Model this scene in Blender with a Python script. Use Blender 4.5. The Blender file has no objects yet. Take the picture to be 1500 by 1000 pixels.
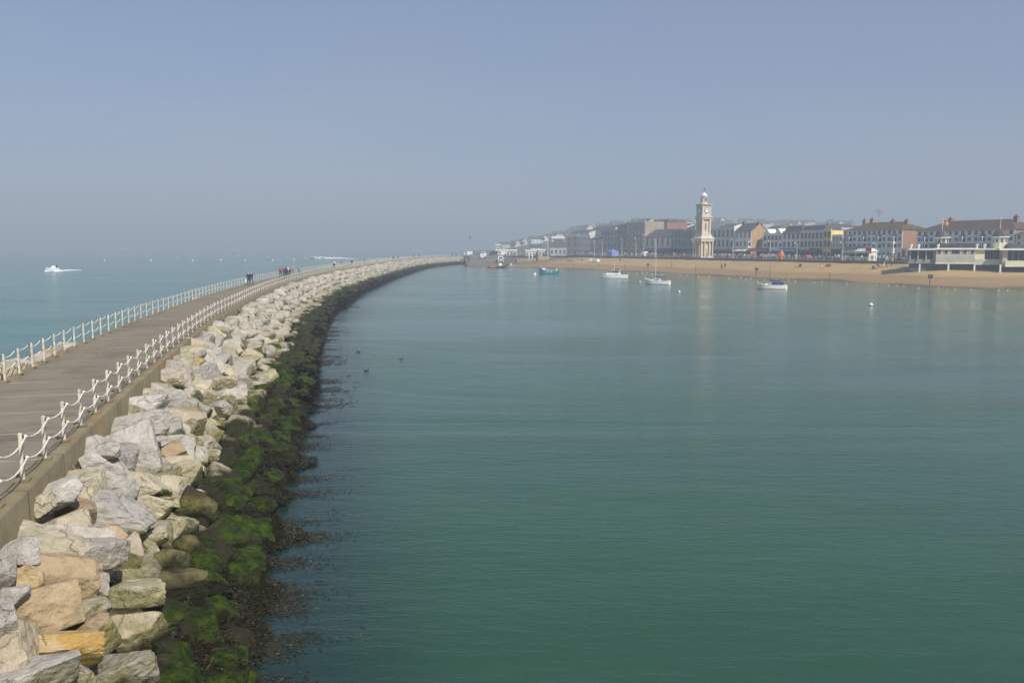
import bpy, math, random
import numpy as np
from mathutils import Vector, Matrix, noise
random.seed(7); rng = np.random.default_rng(7)
scene = bpy.context.scene
COL = scene.collection
# ------------------------------------------------------------------ camera
F = 1250.0; CZ = 8.6; PITCH = math.atan(137/1250.0)
cp, sp = math.cos(PITCH), math.sin(PITCH)
cam_d = bpy.data.cameras.new('camera'); cam = bpy.data.objects.new('camera', cam_d); COL.objects.link(cam)
cam.location = (0, 0, CZ); cam.rotation_euler = (math.pi/2-PITCH, 0, 0)
cam_d.lens = 30.0; cam_d.sensor_width = 36.0; cam_d.clip_start = 0.2; cam_d.clip_end = 12000
scene.camera = cam
def ray(px, py):
    dx = (px-750)/F; dv = -(py-500)/F
    return Vector((dx, cp+dv*sp, -sp+dv*cp))
def onz(px, py, z):
    d = ray(px, py); k = (z-CZ)/d.z
    return Vector((d.x*k, d.y*k, z))
def atY(px, py, Y):
    d = ray(px, py); k = Y/d.y
    return Vector((d.x*k, Y, CZ+d.z*k))
def zat(py, Y): return atY(750, py, Y).z
# ------------------------------------------------------------------ tags
def tag(o, label=None, cat=None, group=None, kind=None):
    if label: o['label'] = label
    if cat: o['category'] = cat
    if group: o['group'] = group
    if kind: o['kind'] = kind
    return o
def link(o, parent=None):
    COL.objects.link(o)
    if parent is not None: o.parent = parent
    return o
def empty(name, loc=(0,0,0), rz=0, **k):
    o = bpy.data.objects.new(name, None); o.empty_display_size = .3
    o.location = loc; o.rotation_euler = (0,0,rz); COL.objects.link(o); return tag(o, **k)
# ------------------------------------------------------------------ materials
class NT:
    def __init__(s, name):
        s.m = bpy.data.materials.new(name); s.m.use_nodes = True
        s.t = s.m.node_tree; s.n = s.t.nodes; s.b = s.n['Principled BSDF']
    def add(s, typ, **k):
        n = s.n.new(typ)
        for a, v in k.items(): setattr(n, a, v)
        return n
    def put(s, sock, v):
        if isinstance(v, bpy.types.NodeSocket): s.t.links.new(v, sock)
        elif isinstance(v, (tuple, list)) and len(v) == 3 and sock.type == 'RGBA': sock.default_value = (*v, 1)
        else: sock.default_value = v
    def noise(s, vec, scale, detail=4, rough=.55, dist=0):
        n = s.add('ShaderNodeTexNoise'); s.put(n.inputs['Vector'], vec)
        n.inputs['Scale'].default_value = scale; n.inputs['Detail'].default_value = detail
        n.inputs['Roughness'].default_value = rough; n.inputs['Distortion'].default_value = dist
        return n.outputs['Fac']
    def ramp(s, fac, a, b, smooth=True):
        n = s.add('ShaderNodeMapRange'); n.interpolation_type = 'SMOOTHSTEP' if smooth else 'LINEAR'
        s.put(n.inputs['Value'], fac); n.inputs['From Min'].default_value = a; n.inputs['From Max'].default_value = b
        return n.outputs['Result']
    def math(s, op, a, b=0.0, c=None, clamp=False):
        n = s.add('ShaderNodeMath', operation=op, use_clamp=clamp); s.put(n.inputs[0], a); s.put(n.inputs[1], b)
        if c is not None: s.put(n.inputs[2], c)
        return n.outputs[0]
    def mix(s, fac, a, b, mode='MIX'):
        n = s.add('ShaderNodeMix', data_type='RGBA', blend_type=mode); s.put(n.inputs[0], fac)
        s.put(n.inputs[6], a); s.put(n.inputs[7], b); return n.outputs[2]
    def pos(s): return s.add('ShaderNodeNewGeometry').outputs['Position']
    def obj(s): return s.add('ShaderNodeTexCoord').outputs['Object']
    def sep(s, v):
        n = s.add('ShaderNodeSeparateXYZ'); s.put(n.inputs[0], v); return n.outputs
    def vmul(s, v, k):
        n = s.add('ShaderNodeVectorMath', operation='MULTIPLY'); s.put(n.inputs[0], v); n.inputs[1].default_value = k; return n.outputs[0]
    def bump(s, h, dist, strength=1.0):
        n = s.add('ShaderNodeBump'); n.inputs['Distance'].default_value = dist; n.inputs['Strength'].default_value = strength
        s.put(n.inputs['Height'], h); s.put(s.b.inputs['Normal'], n.outputs[0]); return n
    def attr(s, name):
        return s.add('ShaderNodeAttribute', attribute_name=name).outputs['Fac']
MATS = {}
def mat(name, col, rough=.7, var=.18, scale=3.0, bump=0.0, metal=0.0, spec=.4):
    if name in MATS: return MATS[name]
    t = NT(name); p = t.pos()
    f = t.noise(p, scale, 5, .6)
    f2 = t.ramp(f, .3, .7)
    c = t.mix(f2, tuple(x*(1-var) for x in col), tuple(min(1, x*(1+var)) for x in col))
    t.put(t.b.inputs['Base Color'], c); t.b.inputs['Roughness'].default_value = rough
    t.b.inputs['Metallic'].default_value = metal; t.b.inputs['Specular IOR Level'].default_value = spec
    if bump: t.bump(t.noise(p, scale*4, 4), bump)
    MATS[name] = t.m; return t.m
# plain palette
M = lambda n, c, **k: mat(n, c, **k)
white = M('white_paint', (.88,.87,.85), rough=.4, var=.06)
offwhite = M('offwhite_paint', (.76,.74,.68), rough=.6, var=.1, scale=.6)
cream = M('cream_render', (.74,.68,.52), var=.1, scale=.5)
greyrender = M('grey_render', (.70,.66,.58), var=.12, scale=.5)
lightgrey = M('light_grey_render', (.88,.83,.74), var=.1, scale=.5)
palegreen = M('pale_green_render', (.50,.52,.46), var=.1, scale=.5)
beige = M('beige_render', (.80,.74,.58), var=.12, scale=.5)
yellowr = M('yellow_render', (.88,.70,.28), var=.08, scale=.5)
lemon = M('pale_lemon_render', (.72,.70,.46), var=.06, scale=.5)
pinkr = M('peach_render', (.72,.55,.43), var=.1, scale=.5)
brick = M('brown_brick', (.34,.20,.12), var=.25, scale=2.5)
orangebrick = M('orange_brick', (.48,.29,.14), var=.2, scale=1.5)
redbrick = M('red_brick', (.33,.13,.10), var=.2, scale=1.5)
tanr = M('tan_stone', (.37,.30,.23), var=.15, scale=.6)
darkgrey = M('dark_grey_render', (.33,.33,.30), var=.15, scale=.5)
bluegrey = M('blue_grey_render', (.44,.445,.43), var=.15, scale=.5)
slate = M('slate_tiles', (.085,.085,.085), var=.25, scale=1.2, rough=.6)
browntile = M('mossy_brown_tiles', (.105,.070,.035), var=.3, scale=.8)
redtile = M('plum_brown_tiles', (.10,.062,.048), var=.25, scale=.8)
olivetile = M('olive_tiles', (.25,.22,.06), var=.2, scale=1)
glass = M('dark_glass', (.03,.035,.04), rough=.12, var=.3, spec=.6)
glass2 = M('curtained_glass', (.20,.20,.19), rough=.2, var=.3, spec=.6)
darkm = M('dark_metal', (.03,.03,.03), rough=.5)
shopdark = M('dark_shopfront', (.06,.05,.07), rough=.5, var=.4, scale=1)
purple = M('purple_awning', (.16,.06,.10), var=.15)
blue = M('blue_shopfront', (.06,.17,.33), var=.15)
navy = M('navy_canvas', (.03,.05,.22), var=.2, rough=.8)
teal = M('turquoise_paint', (.03,.27,.36), rough=.4, var=.1)
tarp = M('blue_canvas', (.02,.10,.23), rough=.8, var=.15)
red = M('red_paint', (.5,.06,.04), rough=.5, var=.1)
orange = M('orange_paint', (.75,.22,.05), rough=.5, var=.1)
rubber = M('black_rubber', (.03,.035,.045), rough=.6)
wood = M('weathered_wood', (.17,.12,.08), var=.3, scale=4)
stone = M('cream_tower_stone', (.66,.56,.40), var=.1, scale=.8, bump=.01)
stone2 = M('weathered_tower_stone', (.60,.55,.46), var=.14, scale=.8)
jetty_m = M('mossy_concrete', (.34,.31,.20), var=.25, scale=.7, bump=.02)
asph = M('road_asphalt', (.07,.07,.07), var=.2, scale=.5)
pave = M('promenade_paving', (.28,.25,.23), var=.15, scale=.8)
slip = M('slipway_concrete', (.16,.15,.13), var=.25, scale=.3)
skinm = M('skin', (.50,.30,.21), rough=.6, var=.05)
tyre = M('tyre', (.02,.02,.02), rough=.8)
foam = M('wake_foam', (.85,.88,.88), rough=.8, var=.08, scale=2)
# ------------------------------------------------------------------ mesh builder
class MB:
    def __init__(s): s.v=[]; s.f=[]; s.mi=[]; s.m=[]
    def _m(s, m):
        if m not in s.m: s.m.append(m)
        return s.m.index(m)
    def add(s, vs, fs, m):
        b=len(s.v); s.v += [tuple(v) for v in vs]; k=s._m(m)
        for f in fs: s.f.append(tuple(i+b for i in f)); s.mi.append(k)
        return s
    def box(s, x0,y0,z0,x1,y1,z1, m):
        return s.add([(x0,y0,z0),(x1,y0,z0),(x1,y1,z0),(x0,y1,z0),(x0,y0,z1),(x1,y0,z1),(x1,y1,z1),(x0,y1,z1)],
            [(3,2,1,0),(4,5,6,7),(0,1,5,4),(1,2,6,5),(2,3,7,6),(3,0,4,7)], m)
    def bev(s, x0,y0,z0,x1,y1,z1, m, b=.05):
        # box with chamfered vertical and top edges
        def ring(i,z): 
            return [(x0+i+b,y0+i,z),(x1-i-b,y0+i,z),(x1-i,y0+i+b,z),(x1-i,y1-i-b,z),(x1-i-b,y1-i,z),(x0+i+b,y1-i,z),(x0+i,y1-i-b,z),(x0+i,y0+i+b,z)]
        return s.loft([ring(0,z0),ring(0,z1-b),ring(b,z1)], m)
    def loft(s, rings, m, cap=True):
        n=len(rings[0]); vs=[p for r in rings for p in r]; fs=[]
        for i in range(len(rings)-1):
            for j in range(n):
                a=i*n+j; c=i*n+(j+1)%n; fs.append((a,c,c+n,a+n))
        if cap: fs.append(tuple(range(n))[::-1]); fs.append(tuple(range(len(vs)-n,len(vs))))
        return s.add(vs,fs,m)
    def lathe(s, prof, m, n=12, c=(0,0), rot=0):
        return s.loft([[(c[0]+r*math.cos(2*math.pi*j/n+rot), c[1]+r*math.sin(2*math.pi*j/n+rot), z) for j in range(n)] for r,z in prof], m)
    def tube(s, pts, r, m, n=6, r1=None):
        pts=[Vector(p) for p in pts]; rings=[]
        for i,p in enumerate(pts):
            d=(pts[min(i+1,len(pts)-1)]-pts[max(i-1,0)]).normalized()
            up=Vector((0,0,1)) if abs(d.z)<.95 else Vector((1,0,0))
            a=d.cross(up).normalized(); b=a.cross(d)
            rr=r if r1 is None else r+(r1-r)*i/(len(pts)-1)
            rings.append([p+a*rr*math.cos(2*math.pi*j/n)+b*rr*math.sin(2*math.pi*j/n) for j in range(n)])
        return s.loft(rings,m)
    def ball(s, c, r, m, sz=1.0, n=10, k=6):
        return s.loft([[(c[0]+r*math.sin(math.pi*(i+.02)/(k+.04))*math.cos(2*math.pi*j/n), c[1]+r*math.sin(math.pi*(i+.02)/(k+.04))*math.sin(2*math.pi*j/n), c[2]-r*sz*math.cos(math.pi*i/k)) for j in range(n)] for i in range(k+1)], m)
    def mesh(s, name):
        me=bpy.data.meshes.new(name); me.from_pydata(s.v,[],s.f)
        for m in s.m: me.materials.append(m)
        me.polygons.foreach_set('material_index', s.mi); me.update(); return me
    def build(s, name, parent=None, loc=(0,0,0), smooth=False, rz=0):
        me=s.mesh(name)
        if smooth: me.polygons.foreach_set('use_smooth',[True]*len(me.polygons))
        o=bpy.data.objects.new(name, me); o.location=loc; o.rotation_euler=(0,0,rz); return link(o,parent)
def np_mesh(name, V, Fc, m, parent=None, smooth=False):
    me=bpy.data.meshes.new(name); nf,k=Fc.shape
    me.vertices.add(len(V)); me.vertices.foreach_set('co', np.asarray(V,np.float32).ravel())
    me.loops.add(nf*k); me.loops.foreach_set('vertex_index', Fc.astype(np.int32).ravel())
    me.polygons.add(nf); me.polygons.foreach_set('loop_start', np.arange(0,nf*k,k,dtype=np.int32)); me.polygons.foreach_set('loop_total', np.full(nf,k,np.int32))
    if smooth: me.polygons.foreach_set('use_smooth', np.ones(nf,bool))
    me.materials.append(m); me.update(calc_edges=True)
    o=bpy.data.objects.new(name, me); return link(o,parent)
def dup(o, parent=None, loc=None, rz=None, sc=None):
    c=o.copy(); COL.objects.link(c)
    if parent is not None: c.parent=parent
    if loc is not None: c.location=loc
    if rz is not None: c.rotation_euler=(0,0,rz)
    if sc is not None: c.scale=sc
    for ch in list(o.children): dup(ch, c)
    return c
# ------------------------------------------------------------------ world & sun
SE = math.radians(45); SD = Vector((.60,-.80,0)).normalized()
sun_dir = Vector((SD.x*math.cos(SE), SD.y*math.cos(SE), math.sin(SE)))
w = bpy.data.worlds.new('World'); scene.world = w; w.use_nodes = True
nt = w.node_tree; bg = nt.nodes['Background']; sky = nt.nodes.new('ShaderNodeTexSky'); sky.sky_type='NISHITA'
sky.sun_disc=False; sky.sun_elevation=SE; sky.sun_rotation=math.atan2(SD.x,SD.y)
sky.air_density=1.0; sky.dust_density=1.0; sky.ozone_density=3.0
vm=nt.nodes.new('ShaderNodeVectorMath'); vm.operation='MULTIPLY'; vm.inputs[1].default_value=(1.06,.97,1.0)
mx=nt.nodes.new('ShaderNodeMix'); mx.data_type='RGBA'; mx.inputs[0].default_value=.55; 
tc=nt.nodes.new('ShaderNodeTexCoord'); mp=nt.nodes.new('ShaderNodeMapping'); mp.inputs['Scale'].default_value=(1.2,1.2,5.0); nz_=nt.nodes.new('ShaderNodeTexNoise'); nz_.inputs['Scale'].default_value=1.6; nz_.inputs['Detail'].default_value=5
nt.links.new(tc.outputs['Generated'],mp.inputs[0]); nt.links.new(mp.outputs[0],nz_.inputs['Vector'])
veil=nt.nodes.new('ShaderNodeMix'); veil.data_type='RGBA'; mr_=nt.nodes.new('ShaderNodeMapRange'); mr_.interpolation_type='SMOOTHSTEP'; mr_.inputs[1].default_value=.35; mr_.inputs[2].default_value=.7; nt.links.new(nz_.outputs['Fac'],mr_.inputs[0]); nt.links.new(mr_.outputs[0],veil.inputs[0])
veil.inputs[6].default_value=(2.85,3.75,5.75,1); veil.inputs[7].default_value=(3.35,3.95,5.35,1); nt.links.new(veil.outputs[2],mx.inputs[7])   # thin uneven high haze
nt.links.new(sky.outputs[0], vm.inputs[0]); nt.links.new(vm.outputs[0], mx.inputs[6]); nt.links.new(mx.outputs[2], bg.inputs[0]); bg.inputs[1].default_value=.084
sl=bpy.data.lights.new('sun','SUN'); sl.energy=4.6; sl.angle=math.radians(1.5); sl.color=(1,.94,.84)
so=bpy.data.objects.new('sun',sl); COL.objects.link(so); so.rotation_euler=sun_dir.to_track_quat('Z','Y').to_euler()
scene.view_settings.view_transform='Standard'; scene.view_settings.look='None'; scene.view_settings.exposure=.22; scene.view_settings.gamma=1
# ------------------------------------------------------------------ breakwater plan
DZ=3.9
Rpx=[(69,677),(95.6,650),(120,628),(159,593),(189,566),(226,535),(316.7,464.6),(343,450.7),(394.7,424.7),(414.7,416.7),(500,394),(560,386.2)]
Lpx=[(43.6,547),(82.4,528.6),(115,513.6),(166,490.6),(214,469.4),(257,450),(296,436),(374.7,415),(400,408)]
kr=[onz(x,y,DZ) for x,y in Rpx]
KY=np.array([-30,0,9]+[p.y for p in kr]+[390,440,480]); KX=np.array([1.5,-5.9,-8.0]+[p.x for p in kr]+[-42.0,-33.5,-24.0])
# smooth the edge with a low-order fit
fit=np.polynomial.Polynomial.fit(KY,KX,6,w=np.where(KY<70,4,1))
_near=[(onz(0,761,DZ+.08).y,onz(0,761,DZ+.08).x-.25),(onz(38,706,DZ).y,onz(38,706,DZ).x)]+[(p.y,p.x) for p in kr if p.y<75]
_ny=np.array([-30]+[a for a,_ in _near]+[95,600]); _nr=np.array([0]+[b-float(fit(a)) for a,b in _near]+[0,0]); _nr[0]=_nr[1]
def kx(Y): return float(fit(Y))+sum(float(np.interp(Y+q,_ny,_nr)) for q in (-2,-1,0,1,2))/5
def width(Y): return 3.55+.9*min(1,max(0,(Y-10)/30))      # walkway width
def slopeW(Y): return 3.70+2.2*min(1,max(0,(Y-15)/32))
def frame(Y):
    e=.5; t=Vector((kx(Y+e)-kx(Y-e),2*e,0)).normalized(); return Vector((kx(Y),Y,0)), t, Vector((t.y,-t.x,0))
TOPZ=3.55
def prof(u):   # u metres out from kerb outer face / slope width
    return TOPZ*(1-u)-.25*math.sin(min(1,max(0,u))*math.pi)
def slope_hit(px,py):
    d=ray(px,py); k=8.0
    while k<400:
        p=Vector((d.x*k,d.y*k,CZ+d.z*k)); c,t,n=frame(p.y)
        u=(p-c).dot(n)-.45
        if p.z<=prof(u/slopeW(p.y)): return p
        k+=.08
    return None
YS=[-30+i*1.5 for i in range(int(510/1.5)+1)]
# ------------------------------------------------------------------ rock materials
def rockmat(name, A, B, lichen=.0, algae=.0, wetbase=0.0, vattr=False):
    t=NT(name); p=t.pos()
    if vattr: rnd=t.attr('rnd')
    else: rnd=t.add('ShaderNodeObjectInfo').outputs['Random']
    off=t.add('ShaderNodeVectorMath',operation='ADD'); t.put(off.inputs[0],p)
    cx=t.add('ShaderNodeCombineXYZ'); r60=t.math('MULTIPLY',rnd,60.0)
    for i in range(3): t.put(cx.inputs[i],r60)
    t.put(off.inputs[1],cx.outputs[0]); q=off.outputs[0]
    big=t.noise(q,1.1,5,.6,.6); mid=t.noise(q,4.5,6,.65,.5); fine=t.noise(q,30,4,.7)
    col=t.mix(t.ramp(big,.35,.68),A,B)
    col=t.mix(t.math('MULTIPLY',t.ramp(mid,.42,.75),.55),col,tuple(x*.55 for x in B))
    col=t.mix(t.math('MULTIPLY',t.ramp(fine,.5,.8),.35),col,tuple(min(.85,x*1.35) for x in A))
    # fine dark cracks
    dv=t.add('ShaderNodeVectorMath',operation='ADD'); t.put(dv.inputs[0],q); nv=t.add('ShaderNodeTexNoise'); nv.inputs['Scale'].default_value=1.7; nv.inputs['Detail'].default_value=5; t.put(nv.inputs['Vector'],q); t.put(dv.inputs[1],nv.outputs['Color'])
    vo=t.add('ShaderNodeTexVoronoi',feature='DISTANCE_TO_EDGE'); vo.inputs['Scale'].default_value=1.15; t.put(vo.inputs['Vector'],dv.outputs[0]); cr=t.ramp(vo.outputs['Distance'],.022,.004)
    vc=t.add('ShaderNodeTexVoronoi',feature='F1'); vc.inputs['Scale'].default_value=4.2; t.put(vc.inputs['Vector'],dv.outputs[0]); chip=vc.outputs['Distance']
    crm=t.math('MULTIPLY',cr,t.ramp(t.noise(q,1.3,2),.48,.6)); col=t.mix(t.math('MULTIPLY',crm,.25),col,(.12,.10,.075))
    # per-rock tone
    tone=t.math('MULTIPLY_ADD',rnd,.36,.80)
    tc=t.add('ShaderNodeCombineXYZ'); 
    for i in range(3): t.put(tc.inputs[i],tone)
    col=t.mix(1.0,col,tc.outputs[0],'MULTIPLY')
    pink=t.ramp(t.math('FRACT',t.math('MULTIPLY',rnd,7.31)),.55,.95); col=t.mix(t.math('MULTIPLY',pink,.35),col,(.46,.36,.27))
    # ochre lichen
    lm=t.ramp(t.noise(q,1.5,4,.6),.66-lichen,.74-lichen); col=t.mix(t.math('MULTIPLY',lm,.85),col,t.mix(t.noise(q,9,4),(.50,.25,.03),(.42,.30,.12)))
    # tide line: olive film, brown wet band, green algae, dark weed
    z=t.math('ADD',t.sep(p)[2],t.math('MULTIPLY',t.math('SUBTRACT',t.noise(p,.9,4,.6),.5),1.5))
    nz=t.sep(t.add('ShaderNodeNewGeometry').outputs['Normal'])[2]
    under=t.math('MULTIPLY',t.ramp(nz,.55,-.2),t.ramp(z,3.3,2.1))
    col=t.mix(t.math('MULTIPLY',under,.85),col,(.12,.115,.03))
    ol=t.math('MULTIPLY',t.ramp(z,2.5,1.7),t.ramp(t.noise(q,1.8,4),.35,.6)); col=t.mix(t.math('MULTIPLY',ol,.7),col,(.20,.185,.07))
    wet=t.ramp(z,1.75-wetbase*-1,1.45+wetbase); col=t.mix(wet,col,t.mix(mid,(.018,.017,.008),(.044,.039,.018)))
    gm=t.math('MULTIPLY',t.ramp(z,1.5+algae,1.15+algae),t.ramp(t.noise(p,.55,3,.6),.49-algae*.22,.60-algae*.22))
    gm=t.math('MULTIPLY',gm,t.ramp(nz,-.1,.35)); gm=t.math('MULTIPLY',gm,t.ramp(z,-.1,.35))
    col=t.mix(gm,col,t.mix(t.ramp(t.noise(q,3.3,6,.7),.35,.65),(.009,.018,.003),(.046,.072,.005)))
    t.put(t.b.inputs['Base Color'],col)
    t.put(t.b.inputs['Roughness'],t.math('MULTIPLY_ADD',wet,-.12,.9)); t.b.inputs['Specular IOR Level'].default_value=.12
    h=t.math('ADD',t.math('MULTIPLY',mid,1.0),t.math('MULTIPLY',fine,.22)); h=t.math('SUBTRACT',h,t.math('MULTIPLY',crm,.5)); h=t.math('ADD',h,t.math('MULTIPLY',chip,.4))
    t.bump(h,.11,.9)
    return t.m
RM={'g':rockmat('pale_grey_granite',(.50,.47,.42),(.40,.375,.34)),
    'c':rockmat('cream_limestone',(.50,.45,.34),(.38,.34,.23),.01),
    't':rockmat('tan_stained_rock',(.46,.35,.22),(.42,.31,.20),.03),
    'o':rockmat('ochre_lichen_rock',(.46,.36,.20),(.42,.30,.14),.19),
    'b':rockmat('wet_brown_rock',(.070,.054,.034),(.045,.036,.022),-.2,.0),
    'v':rockmat('green_algae_rock',(.05,.06,.02),(.03,.04,.012),-.3,.75)}
RSTUFF=rockmat('armour_rubble',(.48,.45,.39),(.38,.345,.28),.0,.0,vattr=True)
CN={'g':'pale grey','c':'cream','t':'tan','o':'ochre stained','b':'wet brown','v':'green algae covered'}
# ------------------------------------------------------------------ rock meshes
import bmesh
def ico(sub):
    bm=bmesh.new(); bmesh.ops.create_icosphere(bm,subdivisions=sub,radius=1)
    V=np.array([v.co[:] for v in bm.verts]); Fc=np.array([[v.index for v in f.verts] for f in bm.faces]); bm.free(); return V,Fc
ICO={k:ico(k) for k in (2,3,4,5)}
def rockshape(sub, seed, planes=11, p=60, rough=.042):
    V,Fc=ICO[sub]; r=np.random.default_rng(seed)
    N=r.normal(size=(planes,3)); N/=np.linalg.norm(N,axis=1)[:,None]
    N=np.vstack([N,np.eye(3),-np.eye(3)]); h=np.concatenate([r.uniform(.55,.92,planes),r.uniform(.78,1.0,6)])
    D=np.clip(V@N.T,0,None)/h; R=(D**p).sum(1)**(-1/p)
    P=V*np.clip(R,.3,1.25)[:,None]
    if rough:
        o=r.uniform(-50,50,3)
        n=np.array([noise.fractal(Vector(x*1.6+o),.9,2.1,4) for x in P]) if sub>2 else r.normal(size=len(P))*.5
        ridge=np.array([1.2-2.6*abs(noise.noise(Vector(x*3.1+o)))+.5*noise.noise(Vector(x*9+o)) for x in P]) if sub>3 else 0
        P=P*(1+rough*n+ (rough*.5)*ridge)[:,None]
    return P,Fc
def rock_mesh(name,sub,seed,sc=(1,1,1),planes=11):
    P,Fc=rockshape(sub,seed,planes); me=bpy.data.meshes.new(name); me.from_pydata((P*np.array(sc)).tolist(),[],Fc.tolist())
    me.materials.append(RM['g']); me.update()
    return me
HAND=[(50,992,125,64,3,'g','flat topped blue grey block at the bottom left corner'),(168,990,112,62,-6,'g','pale grey block rising at the bottom edge, right of the blue grey one'),
(236,992,48,46,0,'g','small pale block at the bottom edge beside the green rocks'),(76,955,135,62,10,'o','long boulder with a bright ochre patch facing the camera'),
(72,896,125,84,0,'t','largest tan slab with a brown stained flat face'),(118,903,92,58,-32,'c','slanting cream boulder right of the tan slab'),
(133,934,72,62,-20,'t','pinkish rounded boulder below the slanting one'),(196,935,98,82,14,'c','broad cream boulder greening on its right side'),
(190,878,96,58,6,'c','hollowed olive boulder with a pale rim'),(185,908,90,34,12,'b','dark narrow stone under the hollowed boulder'),
(16,876,50,38,0,'g','grey boulder left of the tan slab'),(0,914,40,58,0,'g','whitish boulder cut by the left edge'),
(38,845,46,36,0,'o','round orange crusted boulder on the pale slabs'),(114,860,88,46,8,'g','grey boulder with a small orange patch below the wedge slab'),
(232,968,46,38,20,'c','olive stone between the broad boulder and the bottom edge'),(102,820,156,58,9,'g','broad wedge shaped slab pointing at the water'),
(84,786,168,40,8,'g','long flat bar shaped slab beside the kerb end'),(28,812,54,46,0,'g','pinkish grey boulder under the bar shaped slab'),
(6,838,34,46,0,'g','grey stone at the left edge above the orange one'),(158,752,170,66,14,'g','very large cracked grey boulder below the kerb'),
(84,728,40,76,70,'g','upright grey boulder leaning on the kerb'),(64,737,28,42,60,'c','small two toned stone tucked against the kerb'),
(152,706,108,70,32,'g','smooth tilted grey slab pointing down to the right'),(196,664,100,84,-22,'g','huge pale boulder with an orange stripe near its top'),
(138,658,66,44,-10,'g','grey boulder against the kerb left of the huge pale one'),(190,627,98,40,-6,'g','flat lilac grey slab above the huge pale boulder'),
(204,597,80,38,-5,'g','pale wedge with a pointed top beside the kerb'),(256,588,72,42,8,'g','bluish grey boulder with white speckled front'),
(266,617,70,38,12,'c','humped cream boulder below the bluish one'),(250,634,48,36,0,'g','rounded grey boulder beside the humped cream one'),
(310,567,68,32,8,'c','broad cream boulder with an undercut front'),(303,586,26,28,0,'c','small blocky stone left of the olive one'),
(330,593,38,28,-8,'c','olive sided boulder nearest the dark band'),(305,610,34,22,0,'c','small knobbly cream stone'),
(308,622,32,18,15,'c','small flat cream stone'),(308,639,48,28,18,'c','smooth cream boulder at the edge of the dark band'),
(276,648,44,26,8,'c','lumpy cream boulder above the green edged slab'),(298,670,52,30,6,'c','green edged slab with a sunlit top'),
(262,686,76,42,2,'c','wide tan and cream boulder with a folded face'),(254,650,36,20,14,'g','short grey stone above the tan boulder'),
(250,664,46,30,-25,'t','brown orange boulder between grey ones'),(222,681,24,24,0,'t','small tan stone wedged below the huge pale boulder'),
(246,718,76,50,14,'c','pale flat topped boulder with a green lower half'),(213,721,48,26,0,'c','cream stone left of the green bottomed boulder'),
(222,745,54,36,22,'c','cream boulder below the flat topped one'),(268,773,50,34,6,'c','olive egg shaped boulder amid the brown rocks'),
(188,780,62,28,-4,'c','cream boulder tucked under the cracked grey one'),(217,792,52,32,-14,'c','mossy rounded stone lying over the slanting one'),
(182,817,64,48,-32,'c','slanting mossy cream boulder'),(250,830,90,62,20,'b','large brown boulder below the olive egg'),
(225,856,150,42,4,'b','long dark brown slab behind the hollowed boulder'),(282,746,70,62,40,'b','brown peaked boulder right of the green bottomed one'),
(276,806,60,52,42,'b','brown tilted boulder beside the big green one'),(337,784,74,74,38,'v','big green slab tilted towards the water'),
(369,743,46,28,-6,'v','green boulder nearest the floating weed'),(338,713,40,30,-12,'v','bright green stone above the big green slab'),
(300,890,110,60,-5,'v','brightest green boulder by the black gap'),(305,806,44,46,45,'v','narrow green boulder left of the big green slab'),
(335,824,62,26,30,'v','low green ridge under the big green slab'),(255,924,96,44,8,'v','dark green slab under the brightest green one'),
(296,972,112,76,20,'v','large green boulder at the bottom edge'),(260,938,50,46,-15,'b','reddish brown stone lying on the green slabs'),
(352,646,38,28,0,'v','square green boulder halfway down the weed line'),(392,601,36,24,6,'v','green boulder with a pale streak'),
(374,574,34,34,0,'v','tall green boulder above the streaked one'),(386,543,38,24,0,'v','dark sided green boulder further along'),
(407,549,28,26,0,'v','round green boulder nearest the streaked weed'),(351,607,26,24,0,'v','small green stone in the brown band'),
(322,693,48,24,10,'v','green slab level with the folded tan boulder'),(348,690,28,18,0,'v','small green stone beside the weed'),
(398,566,18,20,30,'v','thin green stone between the round and tall ones'),(395,512,34,22,0,'v','faint green boulder in the far shade'),
(288,545,58,26,6,'g','grey boulder ahead of the undercut cream one'),(252,553,50,32,0,'g','angular grey boulder by the kerb'),
(345,535,46,26,20,'c','pointed pale boulder over the brown band'),(362,520,44,24,10,'c','cream boulder next to the pointed one'),
(300,520,50,26,-8,'g','lilac grey boulder ahead of an orange stained one'),(283,533,26,18,0,'o','small orange stained stone among grey ones'),
(330,560,30,20,0,'t','tan stone behind the undercut boulder')]
nrock=0; hand_c=[]; YV=lambda p:p.y
rr=random.Random(3)
for i,(px,py,wp,hp,tilt,ty,desc) in enumerate(HAND):
    p=slope_hit(px,py)
    if p is None: print('MISS',px,py); continue
    d=(p-Vector((0,0,CZ))).dot(Vector((0,cp,-sp)))
    a=wp*d/F/2*1.10; c=hp*d/F/2*1.08; b=(a*c)**.5*.85
    me=rock_mesh('boulder',5 if wp>60 else 4,1000+i*7,(a,b,c),planes=9)
    o=bpy.data.objects.new('boulder',me); link(o)
    o.material_slots[0].link='OBJECT'; o.material_slots[0].material=RM[ty]
    push=-.18*b if ty in 'vb' else 0
    o.location=p+ray(px,py).normalized()*(b*.35)+Vector((0,0,push))
    # lean the flat side back on the slope, then tilt in the plane facing the camera
    az=math.atan2(-p.x,p.y)
    o.rotation_euler=(Matrix.Rotation(az,3,'Z')@Matrix.Rotation(math.radians(tilt),3,'Y')@Matrix.Rotation(math.radians(rr.uniform(-18,-2)),3,'X')@Matrix.Rotation(math.radians(rr.uniform(-8,8)),3,'Z')).to_euler()
    tag(o,desc if len(desc.split())<=16 else ' '.join(desc.split()[:16]),'boulder','armour boulders on the harbour side of the breakwater')
    hand_c.append((px,py,wp,hp)); nrock+=1
def topx(p):
    dd=Vector(p)-Vector((0,0,CZ)); dep=dd.y*cp-dd.z*sp; up=dd.y*sp+dd.z*cp
    return 750+F*dd.x/dep, 500-F*up/dep
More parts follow.
